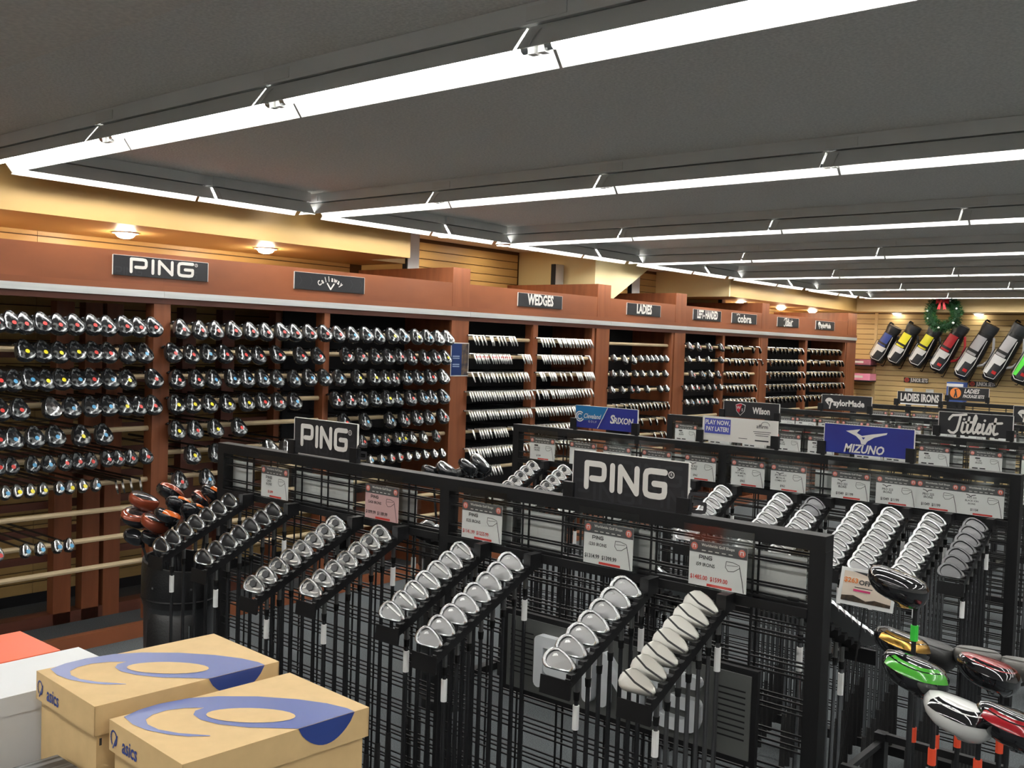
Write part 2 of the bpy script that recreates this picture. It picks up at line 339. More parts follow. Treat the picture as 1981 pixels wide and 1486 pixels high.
for y0, y1, posts, pil, lab in UNITS:
    u = thing('club_shelf', lab, 'shelf', (-5.9, (y0 + y1) / 2, 0), group='wooden club shelves')
    fy1 = pil[0] if pil else y1
    wbox('fascia_board', wood, u, XF - 0.02, XF, y0, fy1, 2.105, 2.292)
    wbox('ledge', wood, u, XF - 0.02, XF + 0.014, y0, y1, 2.07, 2.105)
    wbox('metal_strip', strip_m, u, XF - 0.02, XF + 0.017, y0 + 0.002, y1, 2.03, 2.07)
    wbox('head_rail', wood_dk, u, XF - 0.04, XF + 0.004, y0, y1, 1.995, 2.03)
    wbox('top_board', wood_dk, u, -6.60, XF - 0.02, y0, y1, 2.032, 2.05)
    wbox('base_rail', wood, u, XF - 0.03, XF + 0.02, y0, y1, 0.0, 0.085)
    cuts = [y0 + (0.0 if y0 < 2 else 0.0)]
    for a, b in posts:
        wbox('post', wood_v, u, XF - 0.09, XF, a, b, 0.085, 1.995)
        wbox('post', wood_v, u, -6.10, -6.02, a, b, 0.0, 1.995)
    if pil:
        wbox('pilaster_board', wood_v, u, XF - 0.022, XF + 0.003, pil[0], pil[1], 0.085, 1.995)
        wbox('pilaster_cap', wood_v, u, XF - 0.022, XF + 0.003, pil[0], pil[1], 2.105, 2.415)
        wbox('side_panel', wood_v, u, -6.60, XF - 0.022, pil[0] + 0.006, pil[0] + 0.03, 0.0, 2.415)
        wbox('side_panel', wood_v, u, -6.60, XF - 0.022, pil[1] - 0.03, pil[1] - 0.006, 0.0, 2.03)
    if y0 > 5: wbox('dark_sheet', dark_m, u, -6.02, -6.00, y0, y1, 0.4, 2.03)  # near-black sheet added behind the clubs to darken the bay
    elif y0 > 3: wbox('dark_sheet', dark_m, u, -6.02, -6.00, 4.53, 5.75, 0.6, 2.03)
    # dowels between uprights, inner rails and inner posts
    ends = sorted([y0] + [v for p in posts for v in p] + ([pil[0]] if pil else []))
    spans = []; k = 0; cur = y0
    for a, b in posts + ([pil] if pil else []):
        if a - cur > 0.2: spans.append((cur, a))
        cur = b
    for a, b in spans:
        for z in ZR[:10 if y0 < 4 else 8]:
            L = b - a; key = ('dowel', round(L, 3))
            if key not in _mc: _mc[key] = MB().tube((0, -L / 2, 0), (0, L / 2, 0), 0.0155, n=8).mesh('dowel', dowel_m, smooth=True)
            link('dowel', _mc[key], u, (-5.52 + 5.9, (a + b) / 2 - u.location.y, z - 0.012))
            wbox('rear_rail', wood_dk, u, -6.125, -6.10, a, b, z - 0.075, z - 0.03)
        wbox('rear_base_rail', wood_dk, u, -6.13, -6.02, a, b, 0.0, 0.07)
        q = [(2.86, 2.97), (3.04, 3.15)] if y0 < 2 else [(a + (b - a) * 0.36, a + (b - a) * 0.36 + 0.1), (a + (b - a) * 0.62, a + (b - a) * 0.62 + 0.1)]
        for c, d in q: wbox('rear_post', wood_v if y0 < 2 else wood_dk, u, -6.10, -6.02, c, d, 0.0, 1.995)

# ------------------------------------------------------------------ golf clubs
def shaft_frame(lie):
    l = R_(lie); s = Vector((-math.cos(l), 0, math.sin(l))); p = Vector((math.sin(l), 0, math.cos(l)))
    return lambda v: Vector((Vector(v).dot(p), v[1], Vector(v).dot(s)))
# club frame: local +Z runs up the shaft from the hosel, local +X points towards the toe, local +Y along the face normal
def wood_parts(k=1.0, kz=1.0, kb=1.0, headm=None, solem=None, dot='r', accent=None, shaft_len=1.0, nt=18, sm=None, heel=0.52, shear=0.0, lie=58):
    fr = shaft_frame(lie); O = fr((0.004, -0.016, 0.062 * kz))
    def body(th, ph, off=0.0):
        c, sn = math.cos(th), math.sin(th)
        rx = 0.060 * k * (1.0 + 0.10 * sn); x = 0.058 * k + rx * math.copysign(abs(c) ** 0.92, c)
        ry = (0.050 if sn > 0 else 0.062 * kb) * k; y = -0.050 * k + ry * math.copysign(abs(sn) ** (0.55 if sn > 0 else 0.95), sn)
        cp, sp = math.cos(ph), math.sin(ph)
        q = cp ** (0.75 if sp > 0 else 0.5)
        x = 0.058 * k + (x - 0.058 * k) * q; y = -0.048 * k + (y + 0.048 * k) * q
        if c < 0: y = -0.030 * k + (y + 0.030 * k) * (1 - heel * (-c) ** 1.3 * cp); x += 0.012 * k * c * cp
        z = 0.027 * kz + (0.036 * sp if sp > 0 else 0.026 * math.copysign(abs(sp) ** 0.8, sp)) * kz
        z += 0.010 * kz * (c < 0) * (-c) * max(0, sp + .3)
        x += shear * (0.03 * kz - z) + (0.022 * k * shear * -c * cp * max(0, -sp + .2) if c < 0 else 0)
        n = Vector((c * cp, sn * cp, sp)).normalized() * off
        return fr((x + n.x, y + n.y, z + n.z)) - O
    def surf(phs, off, cap0, cap1): return MB().rings([[body(2 * math.pi * i / nt, p, off) for i in range(nt)] for p in phs], cap0, cap1)
    hd = surf([R_(a) for a in (-86, -60, -35, -12, 8, 28, 50, 70, 86)], 0, True, True)
    hd.tube(fr((0.006, -0.016, 0.045 * kz)) - O, Vector((0, 0, 0.014)), 0.0085, 0.0072, 8)
    out = [('head', hd.mesh('head', headm or head_b, smooth='all', recalc=True))]
    out.append(('sole_plate', surf([R_(a) for a in (-87, -64, -42)], 0.0012, True, False).mesh('sole_plate', solem or sole_m, smooth='all', recalc=True)))
    fp = MB().rings([[body(R_(t), R_(p), 0.0012) for t in (58, 74, 90, 106, 122)] for p in (-28, -10, 10, 28)], False, False, closed=False)
    out.append(('face_plate', fp.mesh('face_plate', hosel_m, smooth='all', recalc=True)))
    if dot:
        c = fr((0.070 * k, -0.050 * k, -0.0022 * kz + 0.001)) - O; b = MB(); e1 = fr((1, 0, 0)); e2 = fr((0, 1, 0))
        rr = 0.0125
        b.add([c + e1 * (rr * math.cos(t * math.pi / 5)) + e2 * (rr * math.sin(t * math.pi / 5)) - fr((0, 0, 1)) * 0.0006 for t in range(10)], [tuple(range(10))])
        out.append(('sticker', b.mesh('sticker', DOT[dot])))
    if accent:
        b = MB()
        ths = [R_(a) for a in range(200, 341, 14)]
        b.rings([[body(t, R_(p), 0.0022) for t in ths] for p in (-62, -30, -5)], False, False, closed=False)
        out.append(('accent_stripe', b.mesh('accent_stripe', accent, smooth='all', recalc=True)))
    out.append(('shaft', MB().tube((0, 0, 0.012), (0, 0, shaft_len), 0.0055, 0.0085, 6).mesh('shaft', sm or shaft_m, smooth=True)))
    return out
OUT = [(.004, .006), (.02, .0012), (.04, 0), (.06, .0022), (.072, .010), (.079, .022), (.081, .036), (.077, .048), (.069, .055), (.058, .0565), (.045, .051), (.03, .043), (.015, .035), (.004, .029), (-.004, .022), (-.004, .012)]
def iron_parts(style='plain', m=chrome, loft=33, k=1.0, shaft_len=0.92, shaft=None, grip=True, label=False, hosel=0.05, drop=0.010, thin=1.0):
    fr = shaft_frame(62); L = R_(loft); U = Vector((0, -math.sin(L), math.cos(L))); N = Vector((0, math.cos(L), math.sin(L))); X = Vector((1, 0, 0))
    base = fr((0, 0, 0.012)); O = base + Vector((0, 0, drop))
    def P(a, b, d): return fr((X * a + U * b - N * d) * k) - O
    th = lambda b: (0.0055 + 0.0125 * max(0, 1 - b / 0.056) ** 1.3) * thin
    cx, cy = 0.040, 0.026
    ins = lambda a, b, q: (cx + (a - cx) * q, cy + (b - cy) * q)
    hd = MB(); rs = [[P(a, b, 0.0) for a, b in OUT], [P(a, b, th(b) * 0.9) for a, b in OUT]]
    rs.append([P(*ins(a, b, 0.93), th(b) + 0.0008) for a, b in OUT])
    if style == 'blade':
        rs.append([P(*ins(a, b, 0.5), th(ins(a, b, 0.5)[1]) + 0.0012) for a, b in OUT])
        hd.rings(rs)
    else:
        rs.append([P(*ins(a, b, 0.80), th(b) + 0.0004) for a, b in OUT])
        rs.append([P(*ins(a, b, 0.74), th(b) * 0.55) for a, b in OUT])
        hd.rings(rs)
    hd.tube(P(0.004, 0.016, 0.004), Vector((0, 0, 0.0)), 0.0072, 0.0066, 8)
    out = [('head', hd.mesh('head', m, smooth=True, recalc=True))]
    if style == 'dark':
        out.append(('badge', MB().rings([[P(*ins(a, b, 0.73), th(b) * 0.62) for a, b in OUT], [P(*ins(a, b, 0.55), th(b) * 0.75) for a, b in OUT]], False, True).mesh('badge', cav_dk, smooth=True, recalc=True)))
    elif style == 'hex':
        out.append(('cavity_floor', MB().rings([[P(*ins(a, b, 0.735), th(b) * 0.60) for a, b in OUT]], False, True).mesh('cavity_floor', cav_gr, recalc=True)))
        b = MB(); hx = [(0.046 + 0.013 * math.cos(t * math.pi / 3), 0.022 + 0.012 * math.sin(t * math.pi / 3)) for t in range(6)]
        b.rings([[P(a, c, 0.008) for a, c in hx], [P(a, c, 0.0135) for a, c in hx]], False, True)
        out.append(('badge', b.mesh('badge', cav_dk, recalc=True)))
        f3 = lambda a, c: P(a, c, 0.0120)
        for q in ([(0.062, 0.040), (0.056, 0.030), (0.060, 0.018)], [(0.033, 0.030), (0.020, 0.024), (0.012, 0.016)]):
            out.append(('rib', MB().stroke(q, 0.003, f3, 4).mesh('rib', satin, recalc=True)))
    elif style == 'plain':
        out.append(('cavity_floor', MB().rings([[P(*ins(a, b, 0.735), th(b) * 0.56) for a, b in OUT]], False, True).mesh('cavity_floor', cavf if m is not steel_dk else steel_dk, recalc=True)))
    elif style == 'bar':
        b = MB(); q = [(0.0, .021), (0.075, .030), (0.079, .042), (0.0, .029)]
        out.append(('cavity_floor', MB().rings([[P(*ins(a, b, 0.735), th(b) * 0.56) for a, b in OUT]], False, True).mesh('cavity_floor', cavf, recalc=True)))
        out.append(('muscle_bar', MB().rings([[P(a, c, 0.006) for a, c in [(.008, .012), (.07, .014), (.072, .024), (.008, .018)]], [P(a, c, 0.0125) for a, c in [(.012, .013), (.066, .015), (.068, .021), (.012, .017)]]], False, True).mesh('muscle_bar', cav_gr, recalc=True)))
    elif style == 'blade':
        b = MB(); st = [(-.001, .0185), (.045, .0245), (.079, .0215), (.080, .0255), (.045, .029), (-.001, .023)]
        b.rings([[P(a, c, th(c) * 0.8) for a, c in st], [P(a, c, th(c) + 0.0022) for a, c in st]], False, True)
        out.append(('stripe', b.mesh('stripe', cav_dk, recalc=True)))
    sh = shaft or shaft_m
    if grip:
        out.append(('hosel', MB().tube((0, 0, -0.004), (0, 0, hosel), 0.0072, 0.0068, 8).mesh('hosel', hosel_m, smooth=True)))
        out.append(('ferrule', MB().tube((0, 0, hosel), (0, 0, hosel + 0.022), 0.0088, 0.0074, 8).mesh('ferrule', ferr_m, smooth=True)))
        out.append(('shaft', MB().tube((0, 0, hosel + 0.02), (0, 0, shaft_len - 0.26), 0.0056, 0.0078, 8).mesh('shaft', sh, smooth=True)))
        out.append(('grip', MB().tube((0, 0, shaft_len - 0.26), (0, 0, shaft_len), 0.0095, 0.0135, 8).mesh('grip', grip_m, smooth=True)))
        if label: out.append(('price_tag', MB().tube((0, 0, hosel + 0.035), (0, 0, hosel + 0.098), 0.0088, n=8).mesh('price_tag', paper, smooth=True)))
    else:
        out.append(('shaft', MB().tube((0, 0, 0), (0, 0, shaft_len), 0.0066, 0.0085, 6).mesh('shaft', sh, smooth=True)))
    return out
SHELF = Matrix(((0, 0, -1), (0, -1, 0), (-1, 0, 0)))      # club frame -> lying across the dowel with the grip towards the wall
RACK = Matrix(((-1, 0, 0), (0, 1, 0), (0, 0, -1)))        # club frame -> hanging grip down from a rack arm
def club(name, parts, rot, loc, label, cat, group=None):
    t = bpy.data.objects.new(name, None); COL.objects.link(t); t.empty_display_size = 0.03
    t.matrix_world = Matrix.Translation(loc) @ rot.to_4x4(); tag(t, label, cat, group)
    for n, me in parts:
        o = bpy.data.objects.new(n, me); COL.objects.link(o); o.parent = t
    return t
WT = {}
def wood_t(kind, dot):
    if (kind, dot) not in WT:
        k, kz, kb = {'d': (1.04, 1.03, 0.98), 'f': (0.84, 0.78, 0.85), 'h': (0.66, 0.80, 0.62)}[kind]
        WT[kind, dot] = wood_parts(k, kz, kb, dot=dot, solem=sole_s if (dot == 'w' or kind == 'h') else sole_m, shaft_len=0.95 if kind == 'd' else 0.9)
    return WT[kind, dot]
wedge_t = iron_parts('blade0', wedge_m, 53, 1.04, 0.86, grip=False, thin=0.62, drop=0.03)[:1] + iron_parts('blade0', wedge_m, 53, 1.04, 0.86, grip=False, thin=0.62)[-1:]
wedge_r = iron_parts('blade0', wedge_m, 53, 1.04, 0.86, grip=False, thin=0.62, drop=0.03)[:1] + [('paint_fill', None)] + iron_parts('blade0', wedge_m, 53, 1.04, 0.86, grip=False, thin=0.62)[-1:]
_b = MB(); _b.box(0.016, 0.034, -0.026, -0.0145, -0.062, -0.056); wedge_r[1] = ('paint_fill', _b.mesh('paint_fill', red_badge))
siron_t = iron_parts('plain', mat('shelf_iron', (0.32, 0.31, 0.29), 0.25, 1.0), 40, 1.0, 0.88, grip=False, thin=0.6, drop=0.03)
ROWS = [
(1,0,'d',[226,234,241,250,259,268,278,287,297,306,315],'rrrrrrrrrrr'),
(1,1,'d',[241,251,260,269,279,288,300,310],'yyyyrrbb'),
(1,2,'d',[228,236,244,253,261,270,278,289,300,316],'rbbyybrbyr'),
(1,3,'d',[229,239,256,267,278,288,298,307,316],'rrwbbbyrr'),
(1,4,'d',[228,236,247,258,273,286],'rbbbyb'),
(1,5,'f',[229,236,247,256,265,272,280,289,296,304,313],'rrbbrrrrrrr'),
(1,6,'h',[233,239,246,253,262,268,275,283],'byyybyyb'),
(1,6,'i',[292,296,301,307],'....'),
(1,8,'h',[230,244,252,261,268],'rbbbb'),
(2,0,'d',[334,347,358,370,383,395,407,418,430,443],'rrrrrrrrrr'),
(2,1,'d',[328,341,352,364,378,390,404,423,438],'rrbrrrrrr'),
(2,2,'d',[332,345,357,370,381,393,405,419,431,444],'rrbbbbbbbb'),
(2,3,'d',[331,342,354,367,381,393,406,419],'yyyyyrrb'),
(2,4,'d',[332,345,359,376],'yryr'),
(2,5,'d',[343,360,400,414,432],'yrwwr'),
(2,6,'d',[335,354],'rb'),
(3,0,'d',[455,468,481,493,506,517,531,543,555,565],'rbbbybybww'),
(3,1,'d',[463,476,490,503,514,527,541,552,563],'rrrrrrrry'),
(3,2,'d',[457,474,489,501,510,522,534,547,561],'byyyrbbrw'),
(3,3,'d',[455,467,479,491,503,514,527,540,550,562],'rrbbybrbbb'),
(3,4,'d',[463,483,507,521,534,547,562],'rbbrrbr'),
(3,5,'f',[482,494,505,516,522,532,544,558],'rbryywwr'),
(3,6,'h',[490,501,511,519,528,537,546,556,565],'bbrrwwwww'),
(4,0,'w',[594,598,603,607,615,617,624,628,632,639,642,646],''),
(4,1,'w',[596,599,601,604,606,609,611,616,619,621,624,627,629,632,634,637,640,657,661,664,667],'R'),
(4,2,'w',[594,601,606,610,613,617,620,624,628,632,637,641,645,649,653,657,661,664],''),
(4,3,'w',[592,595,598,601,604,607,610,613,616,619,622,625,628,631,635,638,641,644,647,651,654,657,661,664,667,671],''),
(4,4,'w',[592,595,598,601,604,607,610,614,617,620,623,626,630,633,636,640,643,646,650,653,657,660,663,667,670],''),
(4,5,'w',[597,605,608,611,614,618,623,626,629,632,635,638,647],''),
(4,6,'w',[593,596,599,603,606,609,612,615,618,622,625,628,631,635,638,641,645,648],''),
(4,7,'w',[595,598,601,605,608,612,615,618,622,625,629,632],''),
(5,0,'w',[682,686,690,694,698,706,709,713,716,720,723,727,731,734,739,743,748,752,756],''),
(5,1,'w',[684,687,690,694,698,701,704,708,711,714,718,721,725,728,732,736,743,755],''),
(5,2,'w',[682,684,687,695,698,701,703,711,717,726,736,739,742,748,752,755,758,761],''),
(5,3,'w',[679,685,689,692,698,701,705,709,712,715,718,722,725,728,732,736,740,745,750,755,760],''),
(5,4,'w',[678,681,685,689,692,696,700,704,707,711,715,719,723,727,731,734,738,742,746,751,755,759],''),
(5,5,'w',[679,683,687,691,696,700,705,709,714,718,723,727,732],''),
(5,6,'w',[661,666,671,676,680,685,690,695,700,705,710,716,721,726,731,737,742,747,753,759],''),
(6,1,'h',[799],'w'),
(6,1,'f',[817,832],'ww'),
(6,1,'h',[846,857,866,874,884,894],'wwwwww'),
(6,2,'h',[798,811,821,837,850,865,877,894],'wwwwwwww'),
(6,3,'h',[797,815,831,842,860,885,897],'wwrwwww'),
(6,4,'i',[803,817,826,832,838,845,851,857,864,871,877,884,891,898],''),
(6,5,'i',[804,840,848,864,876,892],''),
(6,6,'i',[874,887,895],''),
(7,0,'f',[941,959,984,1011],'rrrr'),
(7,1,'h',[941,962,983,1012],'wwww'),
(7,2,'f',[948,971,987,1007],'rbwr'),
(7,3,'h',[936,949,960,972,986,998,1012],'wrrwwrw'),
(7,4,'h',[939,950,962,971,981,995,1005],'wbrwrww'),
(8,0,'i',[1032,1045,1058,1085,1103],''),
(8,1,'i',[1027,1042,1050,1061,1077,1084,1095,1109],''),
(8,2,'i',[1024,1032,1043,1054,1065,1074],''),
(8,3,'i',[1023,1032,1040,1049,1058,1068,1077,1086,1096],''),
(8,4,'i',[1026,1035,1043,1052,1061,1070,1079,1088,1097],''),
(9,0,'i',[1134,1144,1159,1169,1179,1195,1211,1225],''),
(9,1,'i',[1133,1144,1156,1167,1178,1190,1202,1214,1226],''),
(9,2,'i',[1132,1143,1153,1164,1175,1185,1196,1208,1219,1231],''),
(9,3,'i',[1131,1142,1153,1164,1175,1186,1197,1209,1220,1232],''),
(9,4,'i',[1133,1144,1155,1166,1177,1189,1201,1212,1224,1237],''),
(10,0,'i',[1252,1265,1278,1292,1305,1319,1333,1347],''),
(10,1,'i',[1257,1277,1303,1312,1334,1349,1359],''),
(10,2,'i',[1253,1264,1276,1287,1299,1311,1323,1335,1348,1361],''),
(10,3,'i',[1249,1261,1273,1286,1299,1312,1325,1338,1352,1366],''),
(10,4,'i',[1253,1266,1280,1293,1307,1321,1335,1350,1364],''),
]

BN = {1: 'far left bay', 2: 'second bay', 3: 'third bay', 4: 'left wedge bay', 5: 'right wedge bay', 6: 'ladies bay', 7: 'left-handed bay', 8: 'bay right of the left-handed one', 9: 'second to last bay', 10: 'last bay'}
CN = {'r': 'red', 'y': 'yellow', 'b': 'blue', 'w': 'silver'}
KN = {'d': ('golf_driver', 'driver'), 'f': ('fairway_wood', 'fairway wood'), 'h': ('hybrid_club', 'hybrid'), 'w': ('golf_wedge', 'wedge'), 'i': ('golf_iron', 'iron')}
cnt = {}
for bay, r, kind, ys, cols in ROWS:
    for i, yy in enumerate(ys):
        y = yy / 100; z = ZR[r]; k = cnt[bay, r] = cnt.get((bay, r), -1) + 1
        nm, cat = KN[kind]
        rz = random.uniform(-0.16, 0.16)
        if kind in 'dfh':
            c = cols[i]; pt = wood_t(kind, c); off = {'d': 0.048, 'f': 0.04, 'h': 0.03}[kind]
            lab = '%s with %s sole dot, %s club on the %s dowel down, %s' % (cat, CN[c], ordn(k), ordn(r), BN[bay])
            loc = (-5.455, y - off, z + 0.012)
            rot = SHELF @ Matrix.Rotation(rz + 0.28, 3, 'Z')
        else:
            pt = (wedge_r if cols == 'R' and i < 17 else wedge_t) if kind == 'w' else siron_t
            lab = '%s %s, %s club on the %s dowel down, %s' % ('chrome' if kind == 'w' else 'steel', cat, ordn(k), ordn(r), BN[bay])
            if pt is wedge_r: lab = 'red-marked wedge, %s club on the %s dowel down, %s' % (ordn(k), ordn(r), BN[bay])
            loc = (-5.46, y, z + 0.012); rot = SHELF @ Matrix.Rotation(rz * 0.4 + (0.0 if kind == 'w' else 0.05), 3, 'Z')
        club(nm, pt, rot, loc, lab, cat, '%ss on the wooden shelves' % cat)
# ------------------------------------------------------------------ grid racks of irons
RACKY = [2.43, 4.36, 6.03, 7.65, 9.35, 10.9]
RKN = ['nearest', 'second', 'third', 'fourth', 'fifth', 'sixth']
RX = (-3.60, -2.30, -1.00)
def grid_mesh(w):
    b = MB(); n = 8; r = 0.0034
    for i in range(1, n):
        x = w * i / n; b.tube((x, 0, 0.12), (x, 0, 1.335), r, n=4, cap=False)
    z = 1.315; k = 0
    while z > 0.13:
        b.tube((0, 0, z), (w, 0, z), r, n=4, cap=False); z -= 0.030 if k % 2 == 0 else 0.066; k += 1
    return b.mesh('wire_grid', blk)
GRID = grid_mesh(RX[1] - RX[0] - 0.04)
def arm_meshes(n):
    b = MB(); L = 0.045 + 0.05 * n; s = 0.47
    b.rings([[(-0.006, 0, 0.0), (0.008, 0, 0.0), (0.008, 0, -0.026), (-0.006, 0, -0.026)], [(-0.006, -L, -L * s), (0.008, -L, -L * s), (0.008, -L, -L * s - 0.026), (-0.006, -L, -L * s - 0.026)]])
    b.box(-0.014, 0.014, -0.05, 0.004, -0.03, 0.016)
    for i in range(2 * n):
        y = -0.06 - i * 0.025; b.box(-0.007, 0.010, y - 0.006, y + 0.006, y * s - 0.004, y * s + 0.007)
    sd = MB().box(-0.052, -0.004, -0.012, 0.012, -0.016, 0.0); sd.tube((-0.05, 0, -0.002), (-0.015, 0, -0.002), 0.011, n=8)
    pl = MB(); pl.rings([[(-0.085, 0, -0.045), (0.012, 0, -0.045), (0.012, 0.004, -0.002), (-0.085, 0.004, -0.002)], [(-0.085, -0.006, -0.047), (0.012, -0.006, -0.047), (0.012, -0.002, 0.0), (-0.085, -0.002, 0.0)]])
    return b.mesh('arm', blk_pl, recalc=True), sd.mesh('saddle', blk_pl, recalc=True), pl.mesh('end_plate', blk, recalc=True), L
ARM = {n: arm_meshes(n) for n in (4, 7, 8)}
racks = []
for i, y in enumerate(RACKY):
    t = thing('iron_rack', '%s black wire grid rack of irons from the viewer' % RKN[i], 'rack', ((RX[0] + RX[2]) / 2, y, 0), group='black grid racks'); racks.append(t)
    wbox('top_bar', blk, t, RX[0] - 0.02, RX[2] + 0.02, y - 0.022, y + 0.028, 1.332, 1.372)
    wbox('bottom_bar', blk, t, RX[0], RX[2], y - 0.018, y + 0.024, 0.10, 0.14)
    for x in RX: wbox('post', blk, t, x - 0.021, x + 0.021, y - 0.021, y + 0.027, 0.0, 1.332)
    for x in RX: wbox('foot', blk, t, x - 0.025, x + 0.025, y - 0.45, y + 0.45, 0.0, 0.04)
    for k in (0, 1):
        for dy in (-0.013, 0.019):
            link('wire_grid', GRID, t, (RX[k] + 0.02 - t.location.x, dy, 0))['kind'] = 'stuff'
        wbox('mounting_rail', blk, t, RX[k] + 0.02, RX[k + 1] - 0.02, y - 0.026, y - 0.017, 1.158, 1.182)
        wbox('mounting_rail', blk, t, RX[k] + 0.02, RX[k + 1] - 0.02, y + 0.023, y + 0.032, 1.158, 1.182)
IT = {'dark': iron_parts('dark', chrome, 32, 1.1), 'hex': iron_parts('hex', chrome, 32, 1.1), 'plain': iron_parts('plain', chrome, 33, 1.1), 'bar': iron_parts('bar', chrome, 33, 1.1),
      'blade': iron_parts('blade', satin, 33, 1.12, shaft=mat('grey_shaft', (0.14, 0.14, 0.145), 0.3, 0.8)), 'black': iron_parts('plain', steel_dk, 33, 1.1), 'steel': iron_parts('bar', steelb, 33, 1.1, shaft=shaft_st)}
ITL = {k: v + iron_parts('plain', label=True)[-1:] for k, v in IT.items()}
SN = {'dark': 'black-cavity chrome iron', 'hex': 'hexagon-badged chrome iron', 'plain': 'brushed cavity-back iron', 'bar': 'ridge-backed polished iron',
      'blade': 'striped satin iron', 'black': 'dark steel iron', 'steel': 'bright chrome iron'}
ROTB = Matrix.Rotation(math.pi, 3, 'Z')
def iron_set(ri, x, n, style, desc, back=False, second=None):
    y = RACKY[ri]; t = racks[ri]; am, sd, pl, L = ARM[n]; sg = -1 if back else 1
    y0 = y + 0.035 if back else y - 0.028
    a = link('arm', am, t, (x - t.location.x, y0 - t.location.y, 1.172), (0, 0, math.pi if back else 0))
    link('end_plate', pl, a, (0, -L + 0.001, -L * 0.47 - 0.004))
    for i in range(n):
        yl = -0.05 - i * 0.0495
        link('saddle', sd, a, (0, yl, yl * 0.47 - 0.003))
        st = second if (second and i < 2) else style
        pr = (ITL if i in (0, n - 1) else IT)[st]
        rot = (ROTB if back else Matrix.Identity(3)) @ RACK @ Matrix.Rotation(random.uniform(-0.05, 0.05), 3, 'Z')
        club('golf_iron', pr, rot, (x - 0.004 * sg, y0 + sg * yl, 1.172 + yl * 0.47 - 0.016), '%s, %s down the %s' % (SN[st], ordn(i), desc), 'iron', 'irons hanging on the racks')
F = [(-3.37, 7, 'dark'), (-3.08, 7, 'dark'), (-2.71, 8, 'hex'), (-2.475, 7, 'hex'), (-2.095, 7, 'bar'), (-1.89, 8, 'plain'), (-1.47, 7, 'plain'), (-1.232, 7, 'blade')]
for k, (x, n, st) in enumerate(F): iron_set(0, x, n, st, '%s arm from left, nearest rack front' % ordn(k))
for k, x in enumerate((-1.085, -1.62, -2.55)): iron_set(0, x, 7, 'steel', '%s arm from right, back of nearest rack' % ordn(k), back=True)
F2 = [(-3.36, 7, 'hex', None), (-3.14, 7, 'hex', None), (-2.90, 7, 'hex', None), (-2.62, 7, 'bar', None), (-2.42, 4, 'bar', None), (-2.20, 8, 'steel', None), (-1.90, 8, 'steel', None), (-1.745, 8, 'steel', 'black'),
      (-1.535, 8, 'steel', None), (-1.405, 8, 'steel', None), (-1.235, 8, 'steel', None), (-1.075, 7, 'black', None)]
for k, (x, n, st, s2) in enumerate(F2): iron_set(1, x, n, st, '%s arm from left, second rack front' % ordn(k), second=s2)
for k, (x, st) in enumerate([(-1.26, 'steel'), (-1.07, 'steel')]): iron_set(2, x, 4, st, '%s arm, third rack front' % ordn(k))
# ------------------------------------------------------------------ price cards in clear holders
fY = lambda a, b, d=0.0: (a, d, b)
def card_text(fn): return fn
CW, CH = 0.172, 0.122
f1 = lambda a, b: (a, -0.0016, b)
f2 = lambda a, b: (a, -0.0024, b)
def card_base():
    h = MB().box(-0.105, 0.105, -0.004, -0.003, -0.004, 0.165); h.box(-0.105, 0.105, 0.001, 0.002, -0.004, 0.14)
    hook = MB().box(-0.03, 0.03, -0.004, 0.012, 0.160, 0.166)
    c = MB().box(-CW / 2, CW / 2, -0.001, 0.0, 0.0, CH)
    hd = MB().rect(-CW / 2, CW / 2, CH - 0.032, CH, f1)
    d = MB()
    for sx in (-1, 1): d.disc(sx * 0.071, CH - 0.016, 0.0105, f2, 14)
    ring = MB()
    for sx in (-1, 1): ring.stroke([(sx * 0.071 - 0.004, CH - 0.020), (sx * 0.071 - 0.004, CH - 0.012), (sx * 0.071 + 0.004, CH - 0.012), (sx * 0.071 + 0.004, CH - 0.020)], 0.0022, lambda a, b: (a, -0.0028, b), 4)
    tt = MB().text('Worldwide Golf Shops', 0.0105, f2, 0, CH - 0.010, bold=0.02)
    for k in range(5): tt.rect(-0.048 + 0.02 * k, -0.036 + 0.02 * k, CH - 0.026, CH - 0.0235, f2)
    bar = MB().rect(-0.03, 0.045, 0.002, 0.009, f1)
    dr = MB()
    o = [(0.026, 0.078), (0.024, 0.062), (0.032, 0.052), (0.048, 0.054), (0.066, 0.066), (0.064, 0.073), (0.045, 0.078), (0.026, 0.078)]
    dr.stroke(o, 0.0016, f1, 4); dr.stroke([(0.028, 0.068), (0.06, 0.070)], 0.0012, f1, 4); dr.stroke([(0.065, 0.069), (0.074, 0.03), (0.079, 0.002)], 0.0022, f1, 4)
    return dict(holder=h.mesh('holder', acry), hook=hook.mesh('hook', acry), card=c.mesh('card', paper), pink=c.mesh('card', pink), header=hd.mesh('header', sign_gr), badge=d.mesh('badge', disc_r), emblem=ring.mesh('emblem', paper),
                header_text=tt.mesh('header_text', sign_wh), bar=bar.mesh('red_bar', ink_r), drawing=dr.mesh('club_drawing', ink))
CB = card_base()
_ct = {}
